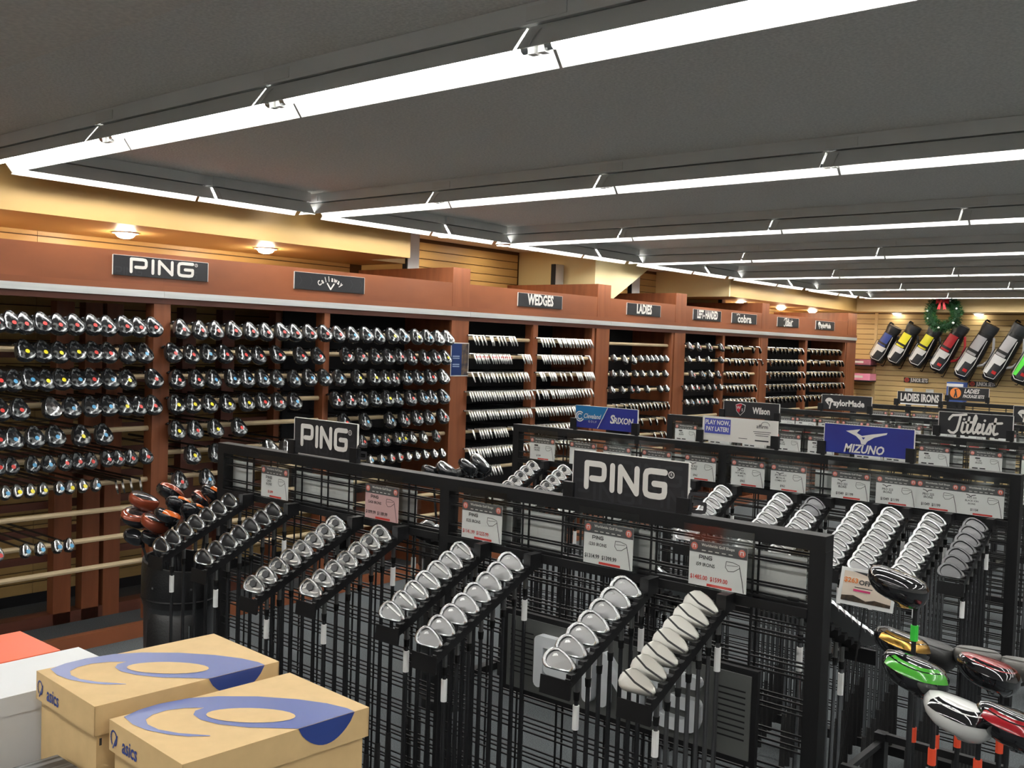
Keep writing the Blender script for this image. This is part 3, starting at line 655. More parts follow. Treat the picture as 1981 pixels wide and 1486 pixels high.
def price_card(x, y, label, brand=None, model=None, price=None, red=False, pk=False, back=False, bird=False, z=1.19, grp='price cards on the racks'):
    t = thing('price_card', label, 'price card', (x, y, z), (0, 0, math.pi if back else 0), grp)
    for n in ('holder', 'hook'): link(n, CB[n], t)
    link('card', CB['pink' if pk else 'card'], t)
    for n in ('header', 'badge', 'emblem', 'header_text', 'bar', 'drawing'): link(n if n != 'bar' else 'red_bar', CB[n], t)
    key = (brand, model, price, red, bird)
    if key not in _ct:
        b = MB()
        if bird: b.stroke([(-0.058, 0.083), (-0.046, 0.080), (-0.041, 0.074), (-0.036, 0.080), (-0.022, 0.083)], 0.003, f1, 4)
        elif brand == 'PING': ping(b, -0.056, 0.073, 0.011, f1, 0.0024)
        elif brand: b.text(brand, 0.013, f1, -0.036, 0.079, bold=0.02)
        else: b.rect(-0.056, -0.03, 0.074, 0.082, f1)
        if model:
            ls = model.split('|')
            for k, l in enumerate(ls): b.text(l, 0.0135 if len(ls) < 3 else 0.0105, f1, -0.036, 0.058 - (k - (len(ls) - 1) / 2) * 0.0125, bold=0.015, xs=0.95)
        else: b.rect(-0.064, -0.01, 0.05, 0.056, f1); b.rect(-0.055, -0.02, 0.04, 0.045, f1)
        me = b.mesh('lettering', ink); c = MB()
        if price:
            c.text(price, 0.0165 if len(price) > 8 else 0.014, f1, -0.025, 0.022, bold=0.02, xs=0.85)
        else: c.rect(-0.07, -0.04, 0.018, 0.025, f1); c.rect(-0.03, 0.0, 0.018, 0.025, f1)
        _ct[key] = (me, c.mesh('price', ink_r if red else ink))
    link('lettering', _ct[key][0], t); link('price_lettering', _ct[key][1], t)
    return t
def ping(b, x, y, h, fn, w=None, xs=1.0):          # block letters, height h, lower left corner at x, y
    w = w or h * 0.2
    L = [[(.1, .1), (.1, .9), (.72, .9), (.86, .87), (.9, .78), (.9, .52), (.86, .43), (.72, .4), (.34, .4)], [(1.27, .1), (1.27, .9)], [(1.62, .1), (1.62, .9), (2.34, .1), (2.34, .9)],
         [(3.52, .9), (2.92, .9), (2.76, .86), (2.71, .75), (2.71, .25), (2.76, .14), (2.92, .1), (3.32, .1), (3.48, .14), (3.52, .25), (3.52, .5), (3.08, .5)]]
    for l in L:
        q = [(x + a * h * xs, y + c * h) for a, c in l]
        b.stroke(q, w, fn, 10) if fn else b.stroke_solid(q, w, -0.034, -0.008)
    return b
c1y = RACKY[0] - 0.034
for x, brand, model, price, red, pk, lab in [(-3.21, 'PING', 'G430|IRONS', '$1,099', True, False, 'white price card above the two leftmost iron arms of the nearest rack'),
        (-2.592, 'PING', 'G430 IRONS', '$1099.99  $1189.99', False, True, 'pink price card on the nearest rack'),
        (-2.118, 'PING', 'i525 IRONS', '$1141.99  $1255.99', True, False, 'white price card with red 1141 price just right of the middle post'),
        (-1.625, 'PING', 'i230 IRONS', '$1314.99  $1399.99', False, False, 'white price card with black 1314 price on the nearest rack'),
        (-1.27, 'PING', 'i59 IRONS', '$1485.00  $1599.00', True, False, 'white price card with red 1485 price on the nearest rack')]:
    price_card(x, c1y, lab, brand, model, price, red, pk, grp='price cards on the nearest rack front')
for k, x in enumerate((-3.55, -3.09, -2.92, -2.58, -2.14, -1.93, -1.60, -1.14)):
    price_card(x, RACKY[0] + 0.042, 'white card seen from behind through the nearest grid, %s from left' % ordn(k), None, None, None, True, back=True, z=1.175, grp='cards on the back of the nearest rack')
for k, (x, m_, p) in enumerate([(-3.395, 'JPX 925|IRONS', '$1399'), (-3.12, 'ZX5|IRONS', '$1199'), (-2.90, 'ZX7|IRONS', '$1199'), (-2.66, None, None), (-2.41, 'JPX 923|IRONS', '$962'), (-2.156, 'JPX 923|HOT METAL|IRONS', '$962'), (-1.953, 'JPX 923 HOT|METAL HL|COMBO SET', '$962'),
        (-1.661, 'PRO 221|IRONS', '$1049  $1199'), (-1.462, 'PRO 223|IRONS', '$1049  $1199'), (-1.292, 'PRO 225|IRONS', '$1049  $1199'), (-1.12, 'PRO 225|BLACK ION|IRONS', '$1104')]):
    price_card(x, RACKY[1] - 0.034, 'white price card on the second rack front, %s from left' % ordn(k), None, m_, p, False, bird=k > 3, grp='price cards on the second rack front')
for ri, xs in ((2, (-3.46, -3.2, -2.95, -2.72, -2.50, -2.2, -2.02, -1.82, -1.54, -1.27, -1.08)), (3, (-3.49, -3.31, -3.12, -2.93, -2.74, -2.5, -2.25, -2.05, -1.85, -1.6, -1.4, -1.2)), (4, (-3.35, -3.15, -2.95, -2.75, -2.5, -2.25, -2.0))):
    for k, x in enumerate(xs):
        price_card(x, RACKY[ri] - 0.034, 'white price card on the %s rack front, %s from left' % (RKN[ri], ordn(k)), 'T200' if 0 else None, 'T100|IRONS' if ri == 2 else None, None, False, grp='price cards on the farther racks')
for ri in (1, 2, 3):
    for k in range(9):
        price_card(-3.45 + k * 0.28, RACKY[ri] + 0.042, 'white card seen from behind on the %s rack, %s from left' % (RKN[ri], ordn(k)), None, None, None, True, back=True, z=1.175, grp='cards on the backs of the farther racks')

# ------------------------------------------------------------------ header signs on racks and fascia
def sign(name, label, loc, w, h, rz, base, grp, clips=True, edge=True):
    t = thing(name, label, 'sign', loc, (0, 0, rz), grp)
    part('panel', MB().box(-w / 2, w / 2, -0.003, 0.003, 0, h), base, t)
    if edge: part('edge', MB().box(-w / 2 - 0.003, -w / 2, -0.0035, 0.0035, 0, h).box(w / 2, w / 2 + 0.003, -0.0035, 0.0035, 0, h).box(-w / 2, w / 2, -0.0035, 0.0035, h, h + 0.002), sign_wh, t)
    if clips:
        for sx in (-1, 1):
            c = MB().box(sx * w / 2 - 0.03, sx * w / 2 + 0.008, -0.012, 0.010, -0.012, 0.048).box(sx * w / 2 - 0.012, sx * w / 2 + 0.004, -0.006, 0.006, -0.035, -0.012)
            part('clip', c, blk_pl, t)
    return t
g1 = lambda a, b: (a, -0.0042, b)
g2 = lambda a, b: (a, -0.0050, b)
g3 = lambda a, b: (a, -0.0058, b)
def let(t, b, m=None, name='lettering'): return part(name, b, m or sign_wh, t)
SW, SH = 0.395, 0.135
def ping_sign(t, w, h, s, xs, dx=0.0):
    b = MB(); W_ = 3.6 * s * xs; y0 = (h - s) / 2 + 0.004
    q = MB(); ping(q, -w * 0.49, h * 0.02, h * 0.42, g1, h * 0.07); ping(q, -w * 0.1, h * 0.5, h * 0.42, g1, h * 0.07); ping(q, w * 0.1, -h * 0.0 + h * 0.06, h * 0.42, g1, h * 0.07)
    part('motif', q, sign_mot, t)
    ping(b, -W_ / 2 + dx, y0, s, g2, s * 0.2, xs); let(t, b)
    r = MB(); x, y = W_ / 2 + dx + s * 0.16, y0 + s * 0.85; n = 14; R1 = s * 0.10
    r.stroke([(x + R1 * math.cos(2 * math.pi * i / n), y + R1 * math.sin(2 * math.pi * i / n)) for i in range(n + 1)], s * 0.03, g2, 4); r.text('R', s * 0.14, g2, x, y); let(t, r, name='registered_mark')
def condensed(t, s, size, bold=0.03, xs=0.62, y=None, h=0.115): let(t, MB().text(s, size, g2, 0, h / 2 if y is None else y, bold=bold, xs=xs))
def taylor(t, w, h, s, x0):
    b = MB(); b.text('aylorMade', s, g2, x0 + s * 0.95, h * 0.47, bold=0.035, xs=0.88, align='LEFT')
    n = 10; pts = [(x0 + s * 0.42 + s * 0.5 * math.cos(math.pi * i / n), h * 0.55 + s * 0.45 * math.sin(math.pi * i / n)) for i in range(n + 1)]
    b.flat(pts, g2); b.flat([(x0 - s * 0.02, h * 0.55 - s * 0.02), (x0 + s * 0.30, h * 0.55 - s * 0.02), (x0 + s * 0.42, h * 0.55 - s * 0.5)], g2)
    b.stroke([(x0 + s * 0.9, h * 0.56), (x0 + s * 0.62, h * 0.5), (x0 + s * 0.5, h * 0.1)], s * 0.16, g2, 6)
    let(t, b)
def titleist(t, x, y, s, m=None):
    L = [[(-.05, .68), (0.0, .78), (.12, .9), (.35, .92), (.75, .97)], [(.5, .93), (.42, .5), (.33, .15), (.2, .02), (.05, .03), (-.05, .12)], [(.62, .55), (.55, .15), (.62, .06), (.72, .12)], [(.66, .72), (.665, .74)],
         [(.9, .85), (.80, .2), (.86, .07), (.97, .14)], [(.74, .58), (1.05, .61)], [(.97, .14), (1.16, .55), (1.24, .82), (1.2, .95), (1.13, .8), (1.07, .2), (1.13, .07), (1.24, .16)],
         [(1.24, .24), (1.40, .38), (1.43, .52), (1.34, .55), (1.27, .30), (1.34, .08), (1.50, .18)], [(1.58, .55), (1.51, .15), (1.58, .07), (1.70, .16)], [(1.62, .72), (1.625, .74)],
         [(1.70, .16), (1.86, .58), (1.92, .3), (1.86, .09), (1.72, .1)], [(2.12, .85), (2.02, .2), (2.08, .07), (2.22, .14)], [(1.95, .6), (2.40, .66)]]
    b = MB()
    for l in L: b.stroke([(x + (a - 1.17) * s, y + (c - 0.5) * s) for a, c in l], s * 0.115, g2, 8)
    let(t, b, m)
# rack header signs
zs = 1.388
XL, XR = -3.0, -1.61
t = sign('header_sign', 'black header sign on the left half of the nearest rack', (-2.95, RACKY[0], zs - 0.01), 0.365, SH, 0, sign_bk, 'header signs on the racks'); ping_sign(t, 0.365, SH, 0.088, 0.86, -0.005)
t = sign('header_sign', 'large black header sign on the right half of the nearest rack', (-1.585, RACKY[0], zs - 0.02), SW, 0.145, 0, sign_bk, 'header signs on the racks'); ping_sign(t, SW, 0.145, 0.088, 0.90, -0.012)
t = sign('header_sign', 'two-tone blue header sign on the second rack', (XL, RACKY[1], zs), SW, 0.118, 0, blue_n, 'header signs on the racks')
h = 0.118
part('teal_half', MB().flat([(-SW / 2, 0.035), (-SW / 2, h), (0.01, h), (-0.015, 0.055)], g1), blue_t, t)
part('divider', MB().stroke([(-0.05, 0.004), (0.01, h - 0.004)], 0.004, g2, 4), sign_wh, t)
b = MB(); b.text('Cleveland', 0.036, g2, -0.090, 0.064, bold=0.01, shear=0.35, xs=0.78); b.text('G O L F', 0.016, g2, -0.085, 0.036)
for rr in (0.026, 0.015): b.stroke([(-0.168 + rr * math.cos(R_(a)), 0.06 + rr * math.sin(R_(a))) for a in range(50, 331, 20)], 0.006, g2, 5)
b.text('S', 0.062, g2, 0.042, 0.056, bold=0.03, shear=0.1); b.text('RIXON', 0.044, g2, 0.112, 0.052, bold=0.03, xs=0.88, shear=0.1); let(t, b)
t = sign('header_sign', 'white header sign with a purple box on the second rack', (-2.226, RACKY[1], zs), SW, 0.118, 0, sign_wh, 'header signs on the racks', edge=False)
part('purple_box', MB().rect(-0.185, -0.045, 0.035, 0.108, g1), mat('purple_print', srgb(78, 84, 176), 0.5), t)
b = MB(); b.text('PLAY NOW,', 0.030, g2, -0.115, 0.088, bold=0.03, xs=0.82); b.text('PAY LATER!', 0.030, g2, -0.115, 0.056, bold=0.03, xs=0.80); let(t, b)
b = MB(); b.text('affirm', 0.026, g2, 0.12, 0.086, bold=0.01)
b.stroke([(0.135 + 0.022 * math.cos(R_(a)), 0.092 + 0.018 * math.sin(R_(a))) for a in range(0, 181, 20)], 0.002, g2, 4)
for k in range(3): b.rect(0.075 + 0.006 * k, 0.165 - 0.006 * k, 0.060 - k * 0.009, 0.0625 - k * 0.009, g2)
b.rect(0.085, 0.155, 0.016, 0.022, g2); b.rect(0.0, 0.045, 0.022, 0.0245, g2); let(t, b, ink, 'small_lettering')
t = sign('header_sign', 'indigo banner with a white bird mark on the second rack', (-1.605, RACKY[1], zs), SW, 0.128, 0, blue_d, 'header signs on the racks')
q = [(1335, 332), (1462, 311), (1432, 342), (1478, 362), (1560, 345), (1697, 323), (1690, 338), (1585, 368), (1527, 402), (1510, 428), (1474, 426), (1465, 398), (1425, 366)]
b = MB().flat([((a - 1530) / 780 * SW, 0.128 - (c - 285) / 225 * 0.128) for a, c in q], g2)
b.text('MIZUNO', 0.052, g2, -0.018, 0.024, bold=0.03, shear=0.25, xs=0.86); let(t, b)
part('mark_gap', MB().flat([((a - 1530) / 780 * SW, 0.128 - (c - 285) / 225 * 0.128) for a, c in [(1476, 372), (1508, 372), (1492, 390)]], g3), blue_n, t)
t = sign('header_sign', 'black header sign with a red shield on the third rack', (XL, RACKY[2], zs), SW, 0.105, 0, sign_bk, 'header signs on the racks')
sh_ = lambda cx, cy, k: [(cx - 0.036 * k, cy + 0.03 * k), (cx, cy + 0.042 * k), (cx + 0.036 * k, cy + 0.03 * k), (cx + 0.03 * k, cy - 0.012 * k), (cx, cy - 0.042 * k), (cx - 0.03 * k, cy - 0.012 * k)]
part('shield', MB().flat(sh_(-0.075, 0.054, 1.0), g1), sign_wh, t); part('shield_field', MB().flat(sh_(-0.075, 0.054, 0.9), g2), sign_bk, t)
part('shield_red', MB().flat([(-0.107, 0.081), (-0.076, 0.092), (-0.062, 0.087), (-0.083, 0.03), (-0.101, 0.044)], g3), sign_red, t)
b = MB(); g4 = lambda a, c: (a, -0.0066, c); b.text('W', 0.028, g4, -0.088, 0.064, bold=0.02); b.text('S', 0.026, g4, -0.061, 0.05, bold=0.02); b.text('Wilson', 0.058, g2, 0.075, 0.05, bold=0.035, xs=0.72); let(t, b)
t = sign('header_sign', 'black header sign with white script lettering on the third rack', (-1.615, RACKY[2], zs), SW, 0.128, 0, sign_bk, 'header signs on the racks'); titleist(t, 0, 0.066, 0.115)
for x, lab in ((XL, 'left'), (-1.60, 'right')):
    t = sign('header_sign', 'black header sign with white half-disc mark on the fourth rack, %s one' % lab, (x, RACKY[3], zs), SW, 0.118, 0, sign_bk, 'header signs on the racks'); taylor(t, SW, 0.118, 0.066, -0.165)
t = sign('header_sign', 'black LADIES IRONS header sign on the fifth rack', (-2.99, RACKY[4], zs), SW, 0.118, 0, sign_bk, 'header signs on the racks'); condensed(t, 'LADIES IRONS', 0.095, 0.04, 0.57, 0.062)
part('under_bar', MB().rect(-0.17, 0.19, 0.0, 0.012, g1), paper, t)
t = sign('header_sign', 'black LADIES PACKAGE SETS header sign with orange disc on the sixth rack', (-3.0, RACKY[5], 1.39), SW, 0.135, 0, sign_bk, 'header signs on the racks')
b = MB(); b.text('LADIES', 0.062, g2, 0.03, 0.098, bold=0.03, shear=0.3, xs=0.75); b.text('PACKAGE SETS', 0.046, g2, 0.050, 0.046, bold=0.03, shear=0.3, xs=0.66); let(t, b)
part('disc', MB().disc(-0.125, 0.075, 0.055, g1, 20), mat('orange_print', srgb(240, 140, 70), 0.5), t)
part('golfer_figure', MB().stroke([(-0.13, 0.11), (-0.122, 0.085), (-0.135, 0.035)], 0.014, g2, 6).stroke([(-0.122, 0.085), (-0.112, 0.035)], 0.012, g2, 6).stroke([(-0.135, 0.105), (-0.105, 0.118)], 0.006, g2, 4), ink, t)
# fascia signs
def fsign(y0, lab): return sign('fascia_sign', lab, (XF + 0.0045, y0, 2.148), 0.62, 0.115, R_(90), sign_bk, 'signs on the shelf fascia', clips=False)
t = fsign(3.225, 'black sign with heavy rounded white letters on the shelf fascia'); ping_sign(t, 0.62, 0.115, 0.092, 1.28)
t = fsign(4.51, 'black sign with gothic lettering above a chevron on the shelf fascia')
b = MB()
for i, ch in enumerate('Callaway'):
    a = R_(131 - i * 11.5); R0 = 0.15; b.text(ch, 0.05, lambda p, q_, a=a: g2(R0 * math.cos(a) + p * math.sin(a) + q_ * math.cos(a), -0.055 + (R0 - 0.012) * math.sin(a) - p * math.cos(a) + q_ * math.sin(a)), bold=0.03, xs=0.8)
b.stroke([(-0.03, 0.052), (0.0, 0.014), (0.03, 0.052)], 0.011, g2, 6); let(t, b)
q = MB()
for k in range(7):
    x = -0.27 + k * 0.09; q.stroke([(x, 0.09), (x + 0.02, 0.06), (x, 0.03)], 0.006, g1, 4)
part('motif', q, sign_mot, t)
t = fsign(6.865, 'black WEDGES sign on the shelf fascia'); condensed(t, 'WEDGES', 0.125, 0.04, 0.72, 0.06)
t = fsign(8.54, 'black LADIES sign on the shelf fascia'); condensed(t, 'LADIES', 0.125, 0.04, 0.72, 0.06)
t = fsign(9.83, 'black LEFT-HANDED sign on the shelf fascia'); condensed(t, 'LEFT- HANDED', 0.12, 0.04, 0.56, 0.06)
t = fsign(10.71, 'black sign with small white crown and rounded word on the shelf fascia')
b = MB().text('cobra', 0.125, g2, 0, 0.05, bold=0.03, xs=1.2); b.stroke([(-0.19, 0.085), (-0.20, 0.105), (-0.18, 0.095), (-0.16, 0.11), (-0.145, 0.095), (-0.125, 0.105), (-0.13, 0.085)], 0.006, g2, 4); let(t, b)
t = fsign(11.90, 'black sign with white script lettering on the shelf fascia'); titleist(t, 0, 0.058, 0.105)
t = fsign(13.06, 'black sign with white half-disc mark on the shelf fascia'); taylor(t, 0.62, 0.115, 0.09, -0.24)
# poster on the pilaster
t = thing('poster', 'blue poster taped to the wide wooden pilaster', 'poster', (XF + 0.006, 5.85, 1.55), (0, 0, R_(90)))
part('sheet', MB().box(-0.105, 0.105, -0.001, 0.001, 0, 0.27), sign_wh, t)
part('blue_field', MB().rect(-0.098, 0.02, 0.008, 0.262, lambda a, b: (a, -0.002, b)), mat('poster_blue', srgb(36, 58, 110), 0.3), t)
part('photo_field', MB().rect(0.02, 0.098, 0.008, 0.262, lambda a, b: (a, -0.002, b)), mat('poster_photo', srgb(120, 100, 80), 0.4, col2=srgb(40, 44, 60), scale=28), t)
b = MB()
for z0, z1 in ((0.155, 0.165), (0.14, 0.148), (0.09, 0.1), (0.075, 0.082)): b.rect(-0.085, -0.005, z0, z1, lambda a, c: (a, -0.0028, c))
part('lettering', b, mat('poster_text', srgb(150, 170, 200), 0.5), t)
# big panel on the nearest rack
t = thing('brand_panel', 'grey panel with big raised white letters low on the nearest rack', 'sign', (-1.562, RACKY[0] - 0.048, 0.745))
WP, HP = 0.86, 0.255
part('frame', MB().box(-WP / 2, WP / 2, -0.004, 0.012, 0, HP), blk, t)
part('field', MB().box(-WP / 2 + 0.016, WP / 2 - 0.016, -0.008, -0.004, 0.016, HP - 0.016), mat('panel_grey', srgb(92, 94, 92), 0.4), t)
b = MB(); hs = 0.155
ping(b, -0.285, 0.05, hs, None, hs * 0.22)
part('raised_letters', b, mat('letter_white', (0.74, 0.77, 0.80), 0.4), t, recalc=True)
b = MB()
for x0, x1 in ((-0.40, -0.31), (0.32, 0.40)):
    b = MB()
    for k in range(9): b.box(x0, x1, -0.0088, -0.0079, 0.065 + k * 0.016, 0.069 + k * 0.016)
    part('line_motif', b, blk, t)
# ------------------------------------------------------------------ staff bags and loose woods
def ray(px, py, d):
    v = RM @ Vector(((px - 990.5) / 1929.15, -(py - 743) / 1929.15, -1.0)); return v * d + Vector((0, 0, CAM_H))
leather = mat('black_leather', (0.012, 0.012, 0.013), 0.32, bump=0.35, scale=120)
leather2 = mat('charcoal_leather', (0.028, 0.030, 0.033), 0.38, bump=0.3, scale=120)
def staff_bag(x, y, top, r, label):
    t = thing('staff_bag', label, 'golf bag', (x, y, 0)); n = 28
    ring = lambda rr, z, tilt=0: [(rr * math.cos(2 * math.pi * i / n), 0.9 * rr * math.sin(2 * math.pi * i / n), z + tilt * math.cos(2 * math.pi * i / n)) for i in range(n)]
    part('body', MB().rings([ring(r * .86, 0.03), ring(r * .9, 0.06), ring(r * .93, top * .5), ring(r * 0.97, top - 0.16)], True, False), leather2, t, smooth=True)
    part('base', MB().rings([ring(r * .9, 0.0), ring(r * .95, 0.02), ring(r * .95, 0.05), ring(r * .88, 0.06)]), leather, t, smooth=True)
    part('cuff', MB().rings([ring(r * 0.99, top - 0.18), ring(r * 1.03, top - 0.15), ring(r * 1.03, top - 0.05, -0.02), ring(r * 1.0, top, -0.02), ring(r * 0.92, top, -0.02), ring(r * 0.9, top - 0.12)], False, True), leather, t, smooth=True)
    part('cuff_piping', MB().rings([ring(r * 1.035, top - 0.155), ring(r * 1.05, top - 0.15), ring(r * 1.035, top - 0.145)], False, False), blk_pl, t, smooth=True)
    # side pocket with zip puller and rivets, facing the camera side
    a0 = math.atan2(-y, -x) - 0.9
    poc = MB(); ths = [a0 + i * 0.16 for i in range(9)]
    poc.rings([[(rr * math.cos(a), 0.9 * rr * math.sin(a), z) for a in ths] for rr, z in ((r * .95, top - 0.2), (r * 1.08, top - 0.23), (r * 1.12, top * .5), (r * 1.08, 0.14), (r * .93, 0.1))], False, False, closed=False)
    part('side_pocket', poc, leather, t, smooth='all', recalc=True)
    a = a0 + 1.1; part('zip_puller', MB().tube((1.13 * r * math.cos(a), 1.02 * r * math.sin(a), top - 0.24), (1.14 * r * math.cos(a), 1.03 * r * math.sin(a), top - 0.30), 0.006, 0.003, 6), chrome, t)
    for k in range(3):
        a = a0 + 0.15 + k * 0.5; part('rivet', MB().tube((1.0 * r * math.cos(a), 0.92 * r * math.sin(a), top - 0.09), (1.06 * r * math.cos(a), 0.97 * r * math.sin(a), top - 0.09), 0.005, n=8), chrome, t)
    return t
CLOC = shaft_frame(58)((0.058, -0.048, 0.03)) - shaft_frame(58)((0.004, -0.016, 0.062))
def stand_wood(px, py, d, yaw, parts, label, cat='driver', name='golf_driver', grp=None, aim=None, cloc=None):
    P = ray(px, py, d); rot = Matrix.Rotation(R_(yaw), 3, 'Z') @ RACK
    if aim: rot = Vector((0, 0, -1)).rotation_difference(Vector(aim) - P).to_matrix() @ rot
    return club(name, parts, rot, P - rot @ (cloc or CLOC), label, cat, grp)
BX, BY = -3.83, 2.37
staff_bag(BX, BY, 0.845, 0.165, 'black leather staff bag beside the left end of the nearest rack')
orange = mat('gloss_orange', srgb(226, 110, 40), 0.2, coat=0.5)
copper = mat('gloss_copper', srgb(150, 70, 46), 0.2, 0.3, coat=0.5)
gun = mat('gunmetal_wrap_glints', (0.09, 0.09, 0.1), 0.12, 0.8, col2=(0.5, 0.5, 0.52), scale=26, thr=(0.5, 0.7), bump=0.3)  # wrap reflections mixed into the colour, as on the shelf soles
oc = wood_parts(1.0, 1.0, 1.0, copper, gun, None, accent=None, shaft_len=0.95)
oo = wood_parts(0.95, 0.9, 0.95, head_b, gun, None, accent=orange, shaft_len=0.95)
ob = wood_parts(1.0, 1.0, 1.0, head_b, sole_s, None, accent=copper, shaft_len=0.95)
okk = wood_parts(0.75, 0.8, 0.7, head_b, head_b, None, shaft_len=0.8)
for k, (px, py, d, yaw, pt, lab) in enumerate([(275, 968, 4.3, 40, oc, 'copper and grey driver topping the left of the staff bag'), (328, 952, 4.45, 70, ob, 'black driver at the back of the staff bag'), (262, 1000, 4.28, 20, ob, 'black driver low on the left of the staff bag'),
        (298, 1012, 4.2, 60, oc, 'copper driver in the front middle of the staff bag'), (325, 998, 4.15, 95, oo, 'orange-edged black driver in front of the staff bag cluster'), (345, 975, 4.35, 120, oo, 'orange-edged driver in the middle of the staff bag'), (372, 988, 4.3, 140, oo, 'orange-edged driver at the right of the staff bag'),
        (392, 968, 4.45, 60, ob, 'silver-soled driver at the far right of the staff bag'), (248, 1035, 4.25, 10, okk, 'small black hybrid at the lower left of the staff bag'), (285, 1038, 4.22, 50, okk, 'small black hybrid under the copper driver in the staff bag'), (412, 955, 4.3, 100, oo, 'orange-edged driver touching the left end of the nearest rack')]):
    P = ray(px, py, d); stand_wood(px, py, d, yaw, pt, lab, grp='woods in the black staff bag', aim=(BX, BY, 0.25))
staff_bag(-3.42, 3.62, 0.86, 0.15, 'second black staff bag behind the nearest rack')
gs = wood_parts(0.9, 0.9, 0.9, head_b, sole_s, None, shaft_len=0.95)
for k, (px, py, d, yaw) in enumerate([(925, 893, 5.0, 10), (905, 902, 4.9, 60), (935, 908, 5.1, 150), (860, 908, 4.85, 30), (835, 912, 4.9, 80), (890, 915, 5.0, 200)]):
    stand_wood(px, py, d, yaw, gs, 'silver-soled wood peeking over the nearest rack, %s from left' % ordn([4, 3, 5, 1, 0, 2][k]), 'fairway wood', 'fairway_wood', 'woods in the second staff bag', (-3.42, 3.62, 0.25))
# display of used drivers at the lower right
t = thing('club_stand', 'black floor stand holding drivers at the lower right', 'stand', (-0.62, 2.25, 0))
wbox('base', blk, t, -0.95, -0.25, 1.85, 2.75, 0.0, 0.12)
for x in (-0.93, -0.27):
    for y in (1.87, 2.73): wbox('post', blk, t, x - 0.015, x + 0.015, y - 0.015, y + 0.015, 0.12, 0.80)
for y in (1.87, 2.15, 2.45, 2.73): wbox('cross_bar', blk, t, -0.93, -0.27, y - 0.008, y + 0.008, 0.78, 0.80)
for x in (-0.93, -0.6, -0.27): wbox('side_bar', blk, t, x - 0.008, x + 0.008, 1.87, 2.73, 0.765, 0.78)
green = mat('gloss_green', srgb(70, 160, 50), 0.2, coat=0.5); redg = mat('gloss_red', srgb(150, 24, 34), 0.2, coat=0.5); whg = mat('gloss_white', (0.78, 0.78, 0.76), 0.2, coat=0.5)
gold = mat('gold_weight', srgb(180, 140, 70), 0.25, 0.9); chg = mat('matte_charcoal', (0.05, 0.05, 0.05), 0.4, 0.3); grm = mat('matte_grey', (0.16, 0.155, 0.145), 0.45, 0.4)
glk = mat('clean_black_gloss', (0.010, 0.010, 0.012), 0.07, coat=0.8)
tape = mat('orange_tape', srgb(240, 84, 50), 0.5); tape_g = mat('green_tape', srgb(60, 210, 70), 0.5)
def tagged(parts, m, z0):
    return parts + [('price_tape', MB().tube((0, 0, z0), (0, 0, z0 + 0.035), 0.0085, n=8).mesh('price_tape', m, smooth=True))]
kw = dict(nt=28, shaft_len=1.05, dot=None, heel=0.30, shear=0.15, lie=76)
DR = [(1735, 1132, 2.22, 24, tagged(wood_parts(1.03, 1.0, 1.0, glk, glk, **kw), tape_g, 0.05), 'glossy black driver standing highest, in front of the offer card'),
      (1742, 1248, 2.35, 30, tagged(wood_parts(1.0, 1.0, 1.0, glk, glk, accent=gold, **kw), tape, 0.16), 'black driver with gold weight behind the green one'),
      (1803, 1262, 2.5, 50, tagged(wood_parts(1.0, 1.0, 1.0, chg, chg, **kw), tape, 0.18), 'matte charcoal driver behind the green one'),
      (1885, 1270, 2.45, 100, tagged(wood_parts(1.0, 0.9, 1.0, grm, grm, **kw), tape, 0.17), 'matte grey driver behind the red one'),
      (1912, 1302, 2.2, 35, tagged(wood_parts(1.05, 1.0, 1.05, glk, redg, accent=glk, **kw), tape, 0.11), 'black driver with dark red sole'),
      (1768, 1302, 2.08, 20, tagged(wood_parts(1.05, 1.0, 1.0, glk, glk, accent=green, **kw), tape, 0.12), 'black driver with bright green trim'),
      (1853, 1384, 1.98, 22, tagged(wood_parts(1.05, 1.0, 1.0, whg, whg, accent=glk, **kw), tape, 0.05), 'white driver with black trim'),
      (1955, 1405, 1.95, 24, tagged(wood_parts(1.05, 1.0, 1.0, glk, glk, accent=redg, **kw), tape, 0.14), 'black driver with red stripe at the right picture edge'),
      (1975, 1292, 2.42, 90, tagged(wood_parts(1.0, 0.9, 1.0, grm, grm, **kw), tape, 0.3), 'matte grey driver cut by the right picture edge')]
_f = shaft_frame(76); _o = _f((0.004, -0.016, 0.062))
DR[0][4].append(('lettering', MB().text('TS', 0.020, lambda a, c: _f((0.050 - a, -0.075 + c, -0.0030)) - _o, bold=0.03, shear=0.3).mesh('lettering', sign_wh)))
for px, py, d, yaw, pt, lab in DR: stand_wood(px, py, d, yaw, pt, lab, grp='drivers in the floor stand', cloc=_f((0.058, -0.048, 0.03)) - _f((0.004, -0.016, 0.062)))
# offer card on a wire
c0 = ray(1672, 1176, 2.46); t = thing('offer_card', 'tilted white offer card behind the highest driver', 'sign', (c0.x, c0.y, c0.z), (0, R_(6), R_(22)))
part('card', MB().box(-0.066, 0.066, -0.001, 0.001, 0, 0.092), paper, t)
part('dune_field', MB().flat([(-0.058, 0.010), (0.058, 0.010), (0.058, 0.018), (0.02, 0.022), (0.0, 0.016), (-0.03, 0.026), (-0.058, 0.022)], lambda a, c: (a, -0.002, c)), mat('dune_print', srgb(90, 72, 56), 0.6, col2=srgb(30, 26, 24), scale=60), t)
part('sky_field', MB().flat([(-0.058, 0.022), (-0.03, 0.026), (0.0, 0.016), (0.02, 0.022), (0.058, 0.018), (0.058, 0.078), (0.0, 0.084), (-0.058, 0.084)], lambda a, c: (a, -0.0016, c)), mat('dune_sky', srgb(232, 216, 200), 0.6), t)
part('black_corner', MB().flat([(-0.04, 0.086), (0.058, 0.086), (0.058, 0.058), (0.03, 0.064), (0.0, 0.078)], lambda a, c: (a, -0.0022, c)), ink, t)
